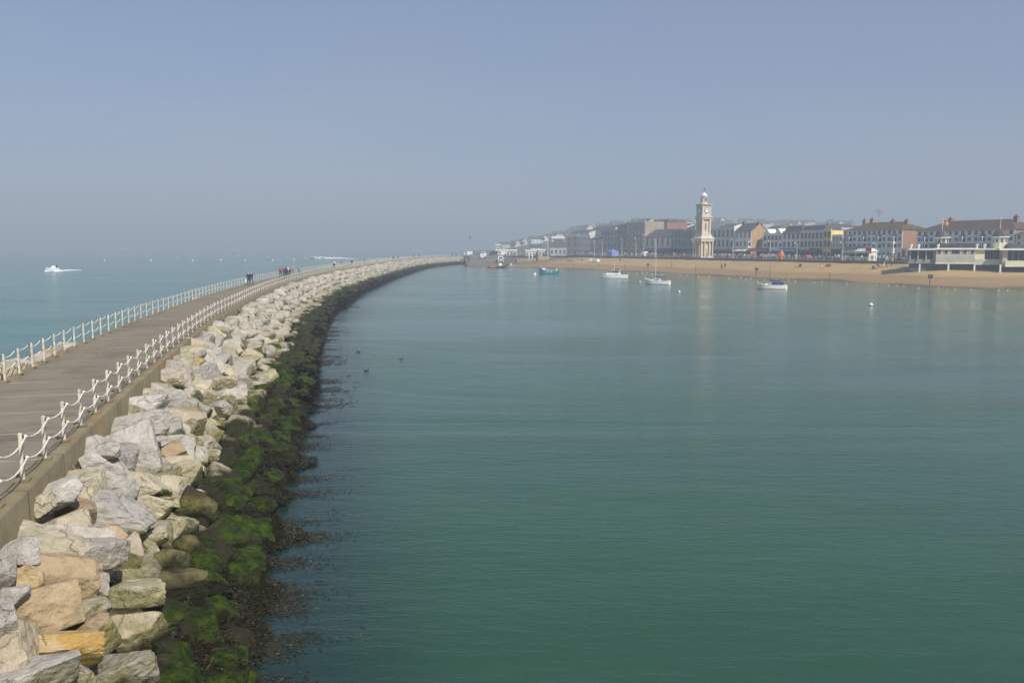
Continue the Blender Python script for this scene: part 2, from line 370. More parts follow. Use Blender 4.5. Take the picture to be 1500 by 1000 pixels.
protos={3:[rock_mesh('boulder',4,300+k,(1,1,1),9) for k in range(18)]}
ROWN=['against the kerb','one row below the kerb','two rows below the kerb','above the dark band','in the dark band','at the weed line']
ORD=['first','second','third','fourth','fifth','sixth','seventh','eighth','ninth','tenth','eleventh','twelfth','thirteenth','fourteenth','fifteenth','sixteenth','seventeenth','eighteenth','nineteenth','twentieth','twenty-first','twenty-second','twenty-third','twenty-fourth','twenty-fifth','twenty-sixth','twenty-seventh','twenty-eighth','twenty-ninth','thirtieth']
Y=10.5; far=[]; postY0=15.0
def arc_next(Y,s):
    c,t,n=frame(Y); return Y+s*t.y
ROCKEND=62
while Y<ROCKEND and nrock<286:
    W=slopeW(Y); rows=6; c,t,n=frame(Y)
    for j in range(rows):
        u=(j+.38+rr.uniform(-.2,.2))/rows
        q=c+n*(.32+u*W)+t*rr.uniform(-.45,.45); sz=rr.uniform(.58,.9)*(1 if j<4 else .78)
        z=prof(u)
        px,py=topx((q.x,q.y,z))
        covered=any(abs(px-a)<w2*.42 and abs(py-b)<h2*.5 for a,b,w2,h2 in hand_c)
        if Y<33 and j<4: z-=.40 if covered else .22
        if Y<15.5: z-=.3 if j<4 and j>0 else 0
        if px<30 and py>760: z-=.55; sz*=.8
        if px<-90 or py>1080 or nrock>=292: continue
        ty='g' if rr.random()<.5 else rr.choice('cccct' if Y<19 else 'cccccccccct')
        if u>.58: ty='b' if rr.random()<(.6 if j==3 else .3) else 'v'
        if py>700 and u<.58: ty='c' if ty=='g' else ty
        me=rr.choice(protos[3]); o=bpy.data.objects.new('boulder',me); link(o)
        o.material_slots[0].link='OBJECT'; o.material_slots[0].material=RM[ty]
        o.location=(q.x,q.y,z+(.05 if j<4 else rr.uniform(.05,.28))); o.scale=(sz*rr.uniform(.9,1.35),sz*rr.uniform(.7,1.0),sz*rr.uniform(.5,.8))
        o.rotation_euler=(rr.uniform(-.35,.35),rr.uniform(-.1,.5),rr.uniform(0,6.28))
        k=int((Y-postY0)/1.75)
        where=f'level with the {ORD[k]} rail post' if 0<=k<len(ORD) else ('before the first rail post' if k<0 else 'beyond the thirtieth rail post')
        side=['small','squat','rounded','angular','flat','narrow'][rr.randrange(6)]
        tag(o,f'{CN[ty]} boulder {ROWN[j]}, {where}','boulder','armour boulders on the harbour side of the breakwater')
        nrock+=1
    Y=arc_next(Y,1.22 if Y<35 else 1.3)
YEND=Y
# distant rubble as one mass
def scatter(name,Y0,Y1,rows,side,step,szr,sub=2,label=''):
    V0=[]; F0=[]; R0=[]; base=0; shapes=[rockshape(sub,5000+k,9,16,.03) for k in range(16)]; r=np.random.default_rng(int(Y0*10)+side+5)
    Y=Y0
    while Y<Y1:
        c,t,n=frame(Y); W=slopeW(Y); nr=rows
        for j in range(nr):
            if side>0: u=(j+.5+r.uniform(-.25,.25))/nr; off=.45+u*W
            else: u=(j+.3+r.uniform(-.2,.2))/nr*.75-.0; off=-(width(Y)+.45+u*W)
            q=c+n*off+t*r.uniform(-.6,.6); z=prof(u)+(.05 if side>0 else -.15)+r.uniform(-.12,.15)
            P,Fc=shapes[r.integers(16)]; s=r.uniform(*szr); sc=np.array([s*r.uniform(.9,1.4),s*r.uniform(.7,1),s*r.uniform(.5,.8)])
            R=np.array(Matrix.Rotation(r.uniform(0,6.28),3,'Z')@Matrix.Rotation(r.uniform(-.5,.5),3,'X'))
            V0.append((P*sc)@R.T+np.array([q.x,q.y,z])); F0.append(Fc+base); base+=len(P); R0.append(np.full(len(P),r.random()))
        Y=arc_next(Y,step)
    o=np_mesh(name,np.vstack(V0),np.vstack(F0),RSTUFF,smooth=True)
    a=o.data.attributes.new('rnd','FLOAT','POINT'); a.data.foreach_set('value',np.concatenate(R0).astype(np.float32))
    return o
tag(scatter('rock_rubble',YEND,130,7,1,1.05,(.5,.85),3),'pale boulders armouring the middle stretch of the breakwater','rocks',kind='stuff')
tag(scatter('rock_rubble',130,470,7,1,1.25,(.6,1.0)),'pale boulders armouring the far curve of the breakwater','rocks',kind='stuff')
tag(scatter('rock_rubble',44,470,4,-1,1.35,(.5,.9)),'boulders on the open sea side beyond the left rail','rocks',kind='stuff')
# seaward boulders near the rail, one by one
k=0; Y=22.0
while Y<44:
    c,t,n=frame(Y)
    for j in range(2):
        q=c-n*(width(Y)+1.05+j*1.2+rr.uniform(-.2,.2))+t*rr.uniform(-.4,.4)
        o=bpy.data.objects.new('boulder',rr.choice(protos[3])); link(o); o.material_slots[0].link='OBJECT'; ty=rr.choice('ccgt'); o.material_slots[0].material=RM[ty]
        s=rr.uniform(.6,.95); o.scale=(s*1.2,s,s*.75); o.rotation_euler=(rr.uniform(-.4,.4),rr.uniform(-.4,.4),rr.uniform(0,6)); o.location=(q.x,q.y,3.38-j*.5+rr.uniform(-.1,.15))
        tag(o,f'{CN[ty]} seaward boulder {["touching the walkway edge","lower on the sea side"][j]}, {ORD[min(29,k)]} along beyond the left rail','boulder','boulders on the sea side of the breakwater')
    k+=1; Y+=1.55
# ------------------------------------------------------------------ breakwater core, walkway, kerbs
def strip(name, offs, Ys, m, parent=None, uv=False):
    """offs: list of (offset function of Y, z) across; sheet lofted along the breakwater"""
    V=[]; Fc=[]; n=len(offs)
    for Y in Ys:
        c,t,nn=frame(Y)
        for of,z in offs:
            o_=of(Y) if callable(of) else of; p=c+nn*o_; V.append((p.x,p.y,z))
    for i in range(len(Ys)-1):
        for j in range(n-1):
            a=i*n+j; Fc.append((a,a+1,a+n+1,a+n))
    V=np.array(V); ob=np_mesh(name,V,np.array(Fc),m,parent)
    s=np.concatenate([[0],np.cumsum([ (Vector((kx(Ys[i+1]),Ys[i+1],0))-Vector((kx(Ys[i]),Ys[i],0))).length for i in range(len(Ys)-1)])])
    a=ob.data.attributes.new('along','FLOAT','POINT'); a.data.foreach_set('value',np.repeat(s,n).astype(np.float32))
    return ob
t=NT('walkway_concrete'); p=t.pos(); al=t.attr('along')
c=t.mix(t.ramp(t.noise(p,.5,5,.65),.3,.7),(.172,.142,.096),(.228,.192,.138))
c=t.mix(t.math('MULTIPLY',t.ramp(t.noise(p,6,5,.7),.45,.75),.5),c,(.20,.18,.15))
sv=t.vmul(p,(.35,2.2,1)); st=t.ramp(t.noise(sv,1.2,4,.6),.58,.7); c=t.mix(t.math('MULTIPLY',st,.5),c,(.06,.05,.04)); c=t.mix(t.math('MULTIPLY',t.ramp(t.noise(p,.22,4,.6,1.0),.52,.6),.35),c,(.085,.072,.055))
fr=t.math('FRACT',t.math('MULTIPLY',t.math('ADD',al,t.math('MULTIPLY',t.noise(p,1.5,3),.12)),1/3.05)); j=t.math('MULTIPLY',t.ramp(t.math('ABSOLUTE',t.math('SUBTRACT',fr,.5)),0.022,.008),t.ramp(t.noise(p,.8,3),.3,.5))
c=t.mix(t.math('MULTIPLY',j,.8),c,(.40,.35,.27))
sp_=t.ramp(t.noise(p,3.3,2,.5),.76,.79); c=t.mix(sp_,c,(.5,.48,.45))
t.put(t.b.inputs['Base Color'],c); t.b.inputs['Roughness'].default_value=.9; t.bump(t.noise(p,14,5,.7),.02,.7); deckm=t.m
t=NT('kerb_concrete'); p=t.pos(); al=t.attr('along')
c=t.mix(t.ramp(t.noise(p,1.0,5,.65),.3,.7),(.175,.142,.078),(.25,.205,.12))
vs=t.vmul(p,(2.5,2.5,.3)); c=t.mix(t.math('MULTIPLY',t.ramp(t.noise(vs,1.5,4,.6),.5,.75),.5),c,(.15,.12,.07))
ru=t.math('MULTIPLY',t.ramp(t.noise(t.vmul(p,(.8,.8,.25)),1.0,3,.5),.62,.70),1.0); c=t.mix(ru,c,(.29,.16,.055))
fr=t.math('FRACT',t.math('MULTIPLY',al,1/3.05)); j=t.ramp(t.math('ABSOLUTE',t.math('SUBTRACT',fr,.5)),.012,.005); c=t.mix(t.math('MULTIPLY',j,.8),c,(.06,.05,.03))
t.put(t.b.inputs['Base Color'],c); t.b.inputs['Roughness'].default_value=.9; t.bump(t.noise(p,9,5,.7),.02,.8); kerbm=t.m
YW=[-30+i*1.0 for i in range(int(498)+1)]
tag(strip('walkway',[(lambda Y:-width(Y)-.10,DZ-.001),(lambda Y:-width(Y)*.66,DZ+.0),(lambda Y:-width(Y)*.33,DZ),(-.10,DZ)],YW,deckm),kind='structure')
bw=empty('breakwater',(0,0,0),label='long curving concrete breakwater carrying the railed walkway',cat='breakwater')
strip('kerb',[(-.14,DZ-.4),(-.14,DZ+.05),(-.12,DZ+.08),(.22,DZ+.08),(.25,DZ+.04),(.27,2.2)],YW,kerbm,bw)
strip('kerb',[(lambda Y:-width(Y)-.45,2.2),(lambda Y:-width(Y)-.42,DZ+.02),(lambda Y:-width(Y)-.40,DZ+.05),(lambda Y:-width(Y)-.12,DZ+.05),(lambda Y:-width(Y)-.09,DZ-.3)],YW,kerbm,bw)
strip('rubble_core',[(lambda Y:-width(Y)-9,-2),(lambda Y:-width(Y)-5,-.2),(lambda Y:-width(Y)-.6,2.6),(lambda Y:-width(Y)-.3,2.7),(.3,2.7),(.6,2.5),(lambda Y:slopeW(Y)*.5+.3,.45),(lambda Y:slopeW(Y)*.78+.3,-.45),(lambda Y:slopeW(Y)+2.5,-2.0)],YW,RM['b'],bw)
# ------------------------------------------------------------------ railings
def arcY(Y0,step,Y1):
    out=[]; Y=Y0
    while Y<Y1: out.append(Y); Y=arc_next(Y,step)
    return out
postm=M('chipped_cream_paint',(.56,.52,.41),rough=.6,var=.3,scale=9,bump=.004)
ropem=M('white_rope',(.74,.71,.64),rough=.8,var=.12,scale=14)
def railing(label,off,side):
    root=empty('railing',(0,0,0),label=label,cat='railing')
    pm=MB(); pm.box(-.13,-.13,0,.13,.13,.03,kerbm); pm.bev(-.034,-.038,.03,.038,.038,0.96,postm,.01)
    s=1 if side>0 else -1
    pm.tube([(0,0,.89),(s*.09,0,.89)],.02,darkm,6); pm.tube([(0,0,.46),(s*.09,0,.46)],.02,darkm,6)
    for z in (.89,.46): pm.ball((s*.10,0,z),.036,ropem if side>0 else darkm,1,8,5)
    me=pm.mesh('post'); mb2=MB(); ys=arcY(9.62,1.82,466)
    tops=[]
    rest=MB()
    for i,Y in enumerate(ys):
        c,t,n=frame(Y); o_=off(Y); p=c+n*o_; z=DZ+(.09 if side>0 else .05); a=math.atan2(n.y,n.x)
        if i<100:
            o=bpy.data.objects.new('post',me); link(o,root); o.location=(p.x,p.y,z); o.rotation_euler=(rr.uniform(-.01,.01),rr.uniform(-.012,.012),a)
        else:
            ca,sa=math.cos(a),math.sin(a); rest.add([(p.x+v[0]*ca-v[1]*sa,p.y+v[0]*sa+v[1]*ca,z+v[2]) for v in [(-.045,-.045,0),(.045,-.045,0),(.045,.045,0),(-.045,.045,0),(-.045,-.045,.96),(.045,-.045,.96),(.045,.045,.96),(-.045,.045,.96)]],[(4,5,6,7),(0,1,5,4),(1,2,6,5),(2,3,7,6),(3,0,4,7)],postm)
        tops.append(Vector((p.x+n.x*.10*s,p.y+n.y*.10*s,z)))
    tag(rest.build('post',root),kind='stuff')
    for zz,nm in ((.89,'upper_rope'),(.46,'lower_rope')):
        r_=MB(); pts=[]
        for i in range(len(tops)-1):
            A,B=tops[i],tops[i+1]; k=6 if i<45 else 2
            for q in range(k):
                f=q/k; sg=.12*4*f*(1-f)*(1+.25*math.sin(i*2.3)); P=A.lerp(B,f); pts.append((P.x,P.y,P.z+zz-sg))
        pts.append((tops[-1].x,tops[-1].y,tops[-1].z+zz)); r_.tube(pts,.017,ropem,6); r_.build(nm,root,smooth=True)
    return root
railing('white rope and post railing along the harbour side kerb',lambda Y:-.02,1)
railing('white rope and post railing along the open sea side',lambda Y:-width(Y)-.2,-1)
# ------------------------------------------------------------------ seaweed
weedm_t=NT('bladder_wrack'); t=weedm_t; rn=t.attr('rnd')
c=t.mix(rn,(.010,.009,.003),(.042,.036,.008)); c=t.mix(t.ramp(rn,.93,1),c,(.12,.105,.04))
t.put(t.b.inputs['Base Color'],c); t.b.inputs['Roughness'].default_value=.5; weedm=t.m
def weed(name,N,Y0,Y1,lw,power,label,float_=False):
    r=np.random.default_rng(int(N+Y0)); Vs=[]; Rn=[]; cnt=0
    tries=0; fy=1.25 if Y0<40 else (.7 if Y0<100 else .3)
    while cnt<N and tries<N*6:
        tries+=1
        Y=Y0+(Y1-Y0)*r.random()**power; W=slopeW(Y)
        off=r.uniform(-1.3,2.5) if not float_ else r.uniform(-.2,5.5)   # metres beyond the waterline
        q=Vector((Y*.55,off*.9,1.7)); nz=noise.fractal(Vector((Y*fy,off*.35,3.3)),1,2,3)
        lobe=-.15+.9*max(0,noise.noise(Vector((Y*.45,9.1,0)))+.1)*(1.5 if Y<40 else .6)+.45*noise.noise(Vector((Y*fy*1.9,2.1,0)))+.25*noise.noise(Vector((Y*fy*5,7.1,0)))
        if off>lobe:
            if not (nz>.2 and r.random()<.5*math.exp(-(off-lobe)/.45)): continue
        elif off<-.45 and r.random()>.22+nz*1.5: continue
        c,t_,n=frame(Y); p=c+n*(.45+W+off)+t_*r.uniform(-.3,.3)
        u=1+off/W; z=max(prof(u)+.12+.16*r.random(),.012+.05*r.random()*(1 if off<lobe else .3))
        a=r.uniform(0,6.28); L=lw[0]*r.uniform(.5,1.4); w_=lw[1]*r.uniform(.5,1.3); lift=r.uniform(-.1,.55)*L if off<lobe else .012
        dx,dy=math.cos(a),math.sin(a)
        Vs.append([(p.x-dy*w_*.4,p.y+dx*w_*.4,z),(p.x+dy*w_*.4,p.y-dx*w_*.4,z),(p.x+dx*L+dy*w_,p.y+dy*L-dx*w_,z+lift),(p.x+dx*L*1.1-dy*w_,p.y+dy*L*1.1+dx*w_,z+lift*.8)])
        Rn.append(r.random()); cnt+=1
    V=np.array(Vs).reshape(-1,3); Fc=np.arange(len(V)).reshape(-1,4)
    V[:,2]=np.maximum(V[:,2],.008)
    o=np_mesh(name,V,Fc,weedm); a=o.data.attributes.new('rnd','FLOAT','POINT'); a.data.foreach_set('value',np.repeat(Rn,4).astype(np.float32))
    return tag(o,label,'seaweed',kind='stuff')
weed('seaweed',120000,10,48,(.105,.023),1.15,'brown bladder wrack draped over the nearest waterline rocks')
weed('seaweed',60000,44,130,(.32,.07),1.1,'dark seaweed fringe along the middle of the breakwater')
weed('seaweed',26000,120,470,(.8,.2),1.0,'dark seaweed fringe along the far curve of the breakwater')
# ------------------------------------------------------------------ water
def watermat(name, deep, shallow, wave, attr=True, rough=.10):
    t=NT(name); p=t.pos()
    nl=t.noise(t.vmul(p,(.012,.03,1)),1,4,.6)
    c=t.mix(t.ramp(nl,.3,.7),tuple(x*.86 for x in deep),tuple(x*1.12 for x in deep))
    if attr:
        c=t.mix(t.ramp(t.math('ADD',t.sep(p)[1],t.math('MULTIPLY',nl,30.0)),20,170),c,(.052,.138,.098))   # paler green as world Y grows, towards the beach
        c=t.mix(t.attr('shallow'),c,shallow)
    t.put(t.b.inputs['Base Color'],c); t.put(t.b.inputs['Roughness'],t.math('MULTIPLY_ADD',nl,.12,rough-.04)); t.b.inputs['IOR'].default_value=1.25
    a=t.noise(t.vmul(p,(.55,1.8,1)),1.5,4,.55,.4); b=t.noise(t.vmul(p,(.12,.4,1)),1,3,.5,.3); d=t.noise(t.vmul(p,(1.2,3.2,1)),3.2,3,.6)
    h=t.math('ADD',t.math('MULTIPLY',a,.55),t.math('MULTIPLY',b,1.1)); h=t.math('ADD',h,t.math('MULTIPLY',d,.16))
    calm=t.math('MULTIPLY_ADD',t.ramp(t.noise(t.vmul(p,(.022,.06,1)),1,4,.6,.8),.38,.62),.8,.35)
    h=t.math('MULTIPLY',h,calm)
    t.bump(h,wave,1.0); return t.m
R=2900
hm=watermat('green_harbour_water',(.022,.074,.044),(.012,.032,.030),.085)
sm=watermat('blue_green_sea_water',(.040,.155,.126),(0,0,0),.11,False)
V=[];Fc=[]
xs=[-2900,-1500,-700,-300,-100,0,200,600,1500,2900]; ysx=[-300,-50,100,300,600,1000,1600,2900]
for y in ysx:
    for x in xs: V.append((x,y,0))
for i in range(len(ysx)-1):
    for j in range(len(xs)-1): a=i*len(xs)+j; Fc.append((a,a+1,a+len(xs)+1,a+len(xs)))
tag(np_mesh('sea',np.array(V),np.array(Fc),sm),kind='structure')
V=[];Fc=[];A=[]; offs=[-4,.0,1,2,3,4,5,6,7,8,10,12,16,25,60,140,400]; ysh=list(np.arange(-30,472,2.0))
def waterline(Y): return kx(Y)+.45+slopeW(Y)
for y in ysh:
    for o_ in offs: 
        V.append((min(waterline(y)+o_,400),y,.006)); sh=max(0,min(1,1-(o_-.5)/4.8)); A.append(sh*sh*(3-2*sh))
for i in range(len(ysh)-1):
    for j in range(len(offs)-1): a=i*len(offs)+j; Fc.append((a,a+1,a+len(offs)+1,a+len(offs)))
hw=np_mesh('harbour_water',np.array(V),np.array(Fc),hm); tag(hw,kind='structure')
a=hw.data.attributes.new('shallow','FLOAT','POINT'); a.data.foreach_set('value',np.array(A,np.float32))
# ------------------------------------------------------------------ shore plan
PZ=5.0
ED=Vector((-.393,.92,0)).normalized(); EN=Vector((.92,.393,0)).normalized(); EA=Vector((104,218,0))
EY=math.atan2(-ED.y,-ED.x)                # rotation of the street frame: local x runs towards the camera, y inland
def t_of(px,off):
    A=EA+EN*off; r=(px-750)/F; return (A.x-r*A.y)/(r*ED.y-ED.x)
def street(px,off): return EA+EN*off+ED*t_of(px,off)
def depth(p): return (p.y)*cp
Wp=[(1640,424),(1500,424),(1440,423.2),(1400,421.8),(1360,420.2),(1320,417.6),(1280,415),(1200,411),(1131,409),(1080,405.5),(1000,401.5),(950,399),(900,397),(820,393.5),(790,392),(757,391.6),(700,391.4),(684,391.4)]
Wl=[onz(x,y,0) for x,y in Wp]
El=[Vector(v) for v in ((190,226,PZ),(150,222,PZ),(132,220.5,PZ),(120,219.5,PZ),(113,219,PZ),(108,220,PZ),(103.5,224,PZ))]+[EA+ED*k+Vector((0,0,PZ)) for k in (17,31,52,82,101,121,165,180)]+[Vector((18,408,4.7)),Vector((-4,440,4.3)),Vector((-26,466,4.0))]
def resample(P,n):
    P=[Vector(p) for p in P]; L=[0]
    for i in range(1,len(P)): L.append(L[-1]+(P[i]-P[i-1]).length)
    out=[]
    for k in range(n):
        s=L[-1]*k/(n-1); i=max(j for j in range(len(L)) if L[j]<=s+1e-9); i=min(i,len(P)-2)
        out.append(P[i].lerp(P[i+1],(s-L[i])/(L[i+1]-L[i])))
    return out
# match samples by index so that the water edge and the promenade edge stay roughly opposite
Wn=[];En=[]
for i in range(len(Wl)-1):
    for k in range(4):
        f=k/4; Wn.append(Wl[i].lerp(Wl[i+1],f)); En.append(El[i].lerp(El[i+1],f))
Wn.append(Wl[-1]); En.append(El[-1])
t=NT('beach_sand'); p=t.pos(); z=t.sep(p)[2]
c=t.mix(t.ramp(t.noise(p,.25,5,.6),.3,.7),(.38,.252,.108),(.45,.310,.140)); c=t.mix(t.math('MULTIPLY',t.ramp(t.noise(p,2.2,5,.75),.45,.75),.45),c,(.28,.19,.09))
zz=t.math('ADD',z,t.math('MULTIPLY',t.math('SUBTRACT',t.noise(t.vmul(p,(.06,.06,.06)),1,4),.5),1.6)); c=t.mix(t.ramp(zz,2.15,1.75),c,(.30,.19,.083)); ln=t.ramp(t.math('ABSOLUTE',t.math('SUBTRACT',t.math('FRACT',t.math('MULTIPLY',zz,1.1)),.5)),.10,.02); c=t.mix(t.math('MULTIPLY',t.math('MULTIPLY',ln,t.ramp(t.noise(p,.5,5,.7),.42,.62)),.6),c,(.15,.10,.05)); c=t.mix(t.ramp(zz,.5,.1),c,(.12,.085,.05))
gl=t.ramp(t.sep(p)[1],375,400); c=t.mix(gl,c,(.13,.10,.07))
t.put(t.b.inputs['Base Color'],c); t.b.inputs['Roughness'].default_value=.95; t.bump(t.noise(p,1.2,5,.7),.12,.8); sand=t.m
V=[];Fc=[]; prof_b=[(-.35,-1.6),(0,0),(.10,.55),(.28,1.35),(.42,2.0),(.62,2.75),(.82,3.75),(1.03,4.55)]
for a_,b_ in zip(Wn,En):
    for f,zb in prof_b:
        q=a_.lerp(b_,f); nz=noise.fractal(Vector((q.x*.12,q.y*.12,0)),1,2,3)*.16
        V.append((q.x,q.y,zb*(b_.z/5.0 if b_.z<5 else 1)+(nz if f>0.05 else 0)))
n=len(prof_b)
for i in range(len(Wn)-1):
    for j in range(n-1): q=i*n+j; Fc.append((q,q+n,q+n+1,q+1))
tag(np_mesh('beach',np.array(V),np.array(Fc),sand,smooth=True),kind='structure')
def beach_z(x,y):
    best=None
    for a_,b_ in zip(Wn,En):
        ab=(b_-a_); ab.z=0; L=ab.length; f=((x-a_.x)*ab.x+(y-a_.y)*ab.y)/L/L; q=a_+ab*f; dd=(q.x-x)**2+(q.y-y)**2
        if best is None or dd<best[0]: best=(dd,f)
    f=best[1]
    for i in range(n-1):
        if prof_b[i][0]<=f<=prof_b[i+1][0]:
            g=(f-prof_b[i][0])/(prof_b[i+1][0]-prof_b[i][0]); return prof_b[i][1]+g*(prof_b[i+1][1]-prof_b[i][1])
    return 0 if f<0 else 4.55
def on_beach(px,py):
    d=ray(px,py); k=150
    while k<600:
        q=Vector((d.x*k,d.y*k,CZ+d.z*k))
        if q.z<=beach_z(q.x,q.y): return q
        k+=.7
    return onz(px,py,1)
# promenade, road, town ground
def ring_sheet(name,E,f0,f1,z_add,m,fn=None):
    V=[];Fc=[]
    for e in E:
        for f in (f0,f1): V.append((e.x+EN.x*f,e.y+EN.y*f+ (f*.9 if e.y>400 else 0),e.z+z_add))
    for i in range(len(E)-1): q=i*2; Fc.append((q,q+2,q+3,q+1))
    return np_mesh(name,np.array(V),np.array(Fc),m)
tag(ring_sheet('promenade',En,0,11,0,pave),kind='structure')
tag(ring_sheet('road',En,10.9,22,-.12,asph),kind='structure')
tag(ring_sheet('pavement',En,21.9,60,.002,pave),kind='structure')
wl=MB(); rings=[[(e.x-EN.x*a_,e.y-EN.y*a_,z_) for a_,z_ in ((.5,e.z-1.8),(.5,e.z+.12),(.1,e.z+.12),(.1,e.z-1.8))] for e in En]
wl.loft(rings,M('sea_wall_stone',(.16,.13,.11),var=.2,scale=.8)); tag(wl.build('sea_wall'),'low dark sea wall edging the promenade above the beach','wall')
# rail line on the sea wall
rl=MB(); pr=[ (e.x+EN.x*.3,e.y+EN.y*.3,e.z+1.05) for e in En]; rl.tube(pr,.04,offwhite,4); rl.tube([(a_,b_,c_-.45) for a_,b_,c_ in pr],.03,offwhite,4)
for e in resample([Vector(q) for q in pr],110): rl.box(e.x-.04,e.y-.04,e.z-1.05,e.x+.04,e.y+.04,e.z+.04,offwhite)
tag(rl.build('promenade_railing'),'pale thin railing running along the promenade edge','railing')
# land: rises to a hill in the haze
SK=[(640,360),(690,364),(715,362.5),(740,360),(780,354),(820,345),(860,335),(900,330),(950,327),(1000,328),(1040,326.5),(1100,328),(1150,330),(1200,329),(1260,329.5),(1350,331),(1500,333),(1750,335)]
def skyline(px):
    for (a_,b_),(c_,d_) in zip(SK,SK[1:]):
        if a_<=px<=c_: return b_+(d_-b_)*(px-a_)/(c_-a_)
    return 340
def land_z(px,Y):
    H=zat(skyline(px)+3,1100); f=min(1,max(0,(Y-500)/600)); f=f*f*(3-2*f)
    if px<760: f*=max(0,(px-690)/70)
    return 4.6+(H-4.6)*f*(1 if Y<=1120 else max(0,1-(Y-1120)/900))+ .6*noise.noise(Vector((px*.03,Y*.01,0)))*f
t=NT('hillside_ground'); p=t.pos(); c=t.mix(t.ramp(t.noise(p,.02,5,.6),.4,.6),(.055,.065,.03),(.14,.12,.085)); t.put(t.b.inputs['Base Color'],c); t.b.inputs['Roughness'].default_value=1
V=[];Fc=[]; pxs=list(range(690,1760,20)); Yh=[215,260,300,350,400,450,500,560,620,680,740,800,860,920,1000,1100,1250,1500]
for Y in Yh:
    for px in pxs:
        Yq=Y
        e=None; x=(px-750)/F*Y/1.0
        zz=land_z(px,Y) if Y>=500 else 4.75
        s=(Vector((x,Y,0))-EA).dot(EN)
        if Y<500 and s<24: zz=-3.0
        if Y<500 and px<800 and Y<470: zz=-3.0
        V.append((x,Y,zz))
for i in range(len(Yh)-1):
    for j in range(len(pxs)-1): q=i*len(pxs)+j; Fc.append((q,q+1,q+len(pxs)+1,q+len(pxs)))
tag(np_mesh('hill',np.array(V),np.array(Fc),t.m,smooth=True),kind='structure')
# ------------------------------------------------------------------ buildings
def win_proto(name,frame_m,pane_m,arch=False,sill=True):
    b=MB(); b.box(-.5,-.07,0,-.38,.02,1,frame_m); b.box(.38,-.07,0,.5,.02,1,frame_m); b.box(-.38,-.07,.93,.38,.02,1,frame_m); b.box(-.38,-.07,0,.38,.02,.06,frame_m); b.box(-.38,-.05,.47,.38,.0,.53,frame_m)
    if sill: b.box(-.6,-.14,-.08,.6,.02,0,frame_m)
    b.box(-.38,-.03,.06,.38,-.001,.93,pane_m)
    return b.mesh(name)
WP={'w':win_proto('window',white,glass),'c':win_proto('window',offwhite,glass2),'d':win_proto('window',darkgrey,glass)}
def put_win(parent,kind,x,y,z,w,h,rz=0,name='window'):
    o=bpy.data.objects.new(name,WP[kind]); link(o,parent); o.location=(x,y,z); o.rotation_euler=(0,0,rz); o.scale=(w,1.2,h); return o
def bay(parent,x,z,w,h,m,roofm=white):
    b=MB(); d=.9; b.loft([[(x-w/2,0,q),(x-w/2+.5,-d,q),(x+w/2-.5,-d,q),(x+w/2,0,q)] for q in (z-.3,z+.5)],m)
    b.loft([[(x-w/2,0,q),(x-w/2+.5,-d,q),(x+w/2-.5,-d,q),(x+w/2,0,q)] for q in (z+h-.25,z+h)],roofm)
    b.loft([[(x-w/2+.05,0,q),(x-w/2+.53,-d+.05,q),(x+w/2-.53,-d+.05,q),(x+w/2-.05,0,q)] for q in (z+.5,z+h-.25)],glass)
    for xx,yy in ((x-w/2+.5,-d),(x+w/2-.5,-d),(x,-d),(x-w/2,-.05),(x+w/2,-.05)): b.box(xx-.11,yy-.04,z+.5,xx+.11,yy+.12,z+h-.25,roofm)
    return b.build('bay_window',parent)
def tall_bay(parent,x,w,zs,h,m,top):
    b=MB(); d=1.0
    def rg(i,q): return [(x-w/2+i,-.0,q),(x-w/2+.45+i*.7,-d+i,q),(x+w/2-.45-i*.7,-d+i,q),(x+w/2-i,-.0,q)]
    z=0
    for q in zs:
        b.loft([rg(0,z),rg(0,q)],m); b.loft([rg(.06,q),rg(.06,q+h)],glass)
        for xx,yy in ((x-w/2+.45,-d),(x+w/2-.45,-d),(x-.02,-d),(x-w/2+.02,-.12),(x+w/2-.02,-.12)): b.box(xx-.1,yy-.03,q,xx+.1,yy+.14,q+h,white)
        b.loft([rg(-.06,q+h),rg(-.06,q+h+.12)],white); z=q+h+.12
    b.loft([rg(0,z),rg(0,top)],m); b.loft([rg(-.1,top),rg(.35,top+.45)],slate); return b.build('bay_window',parent)
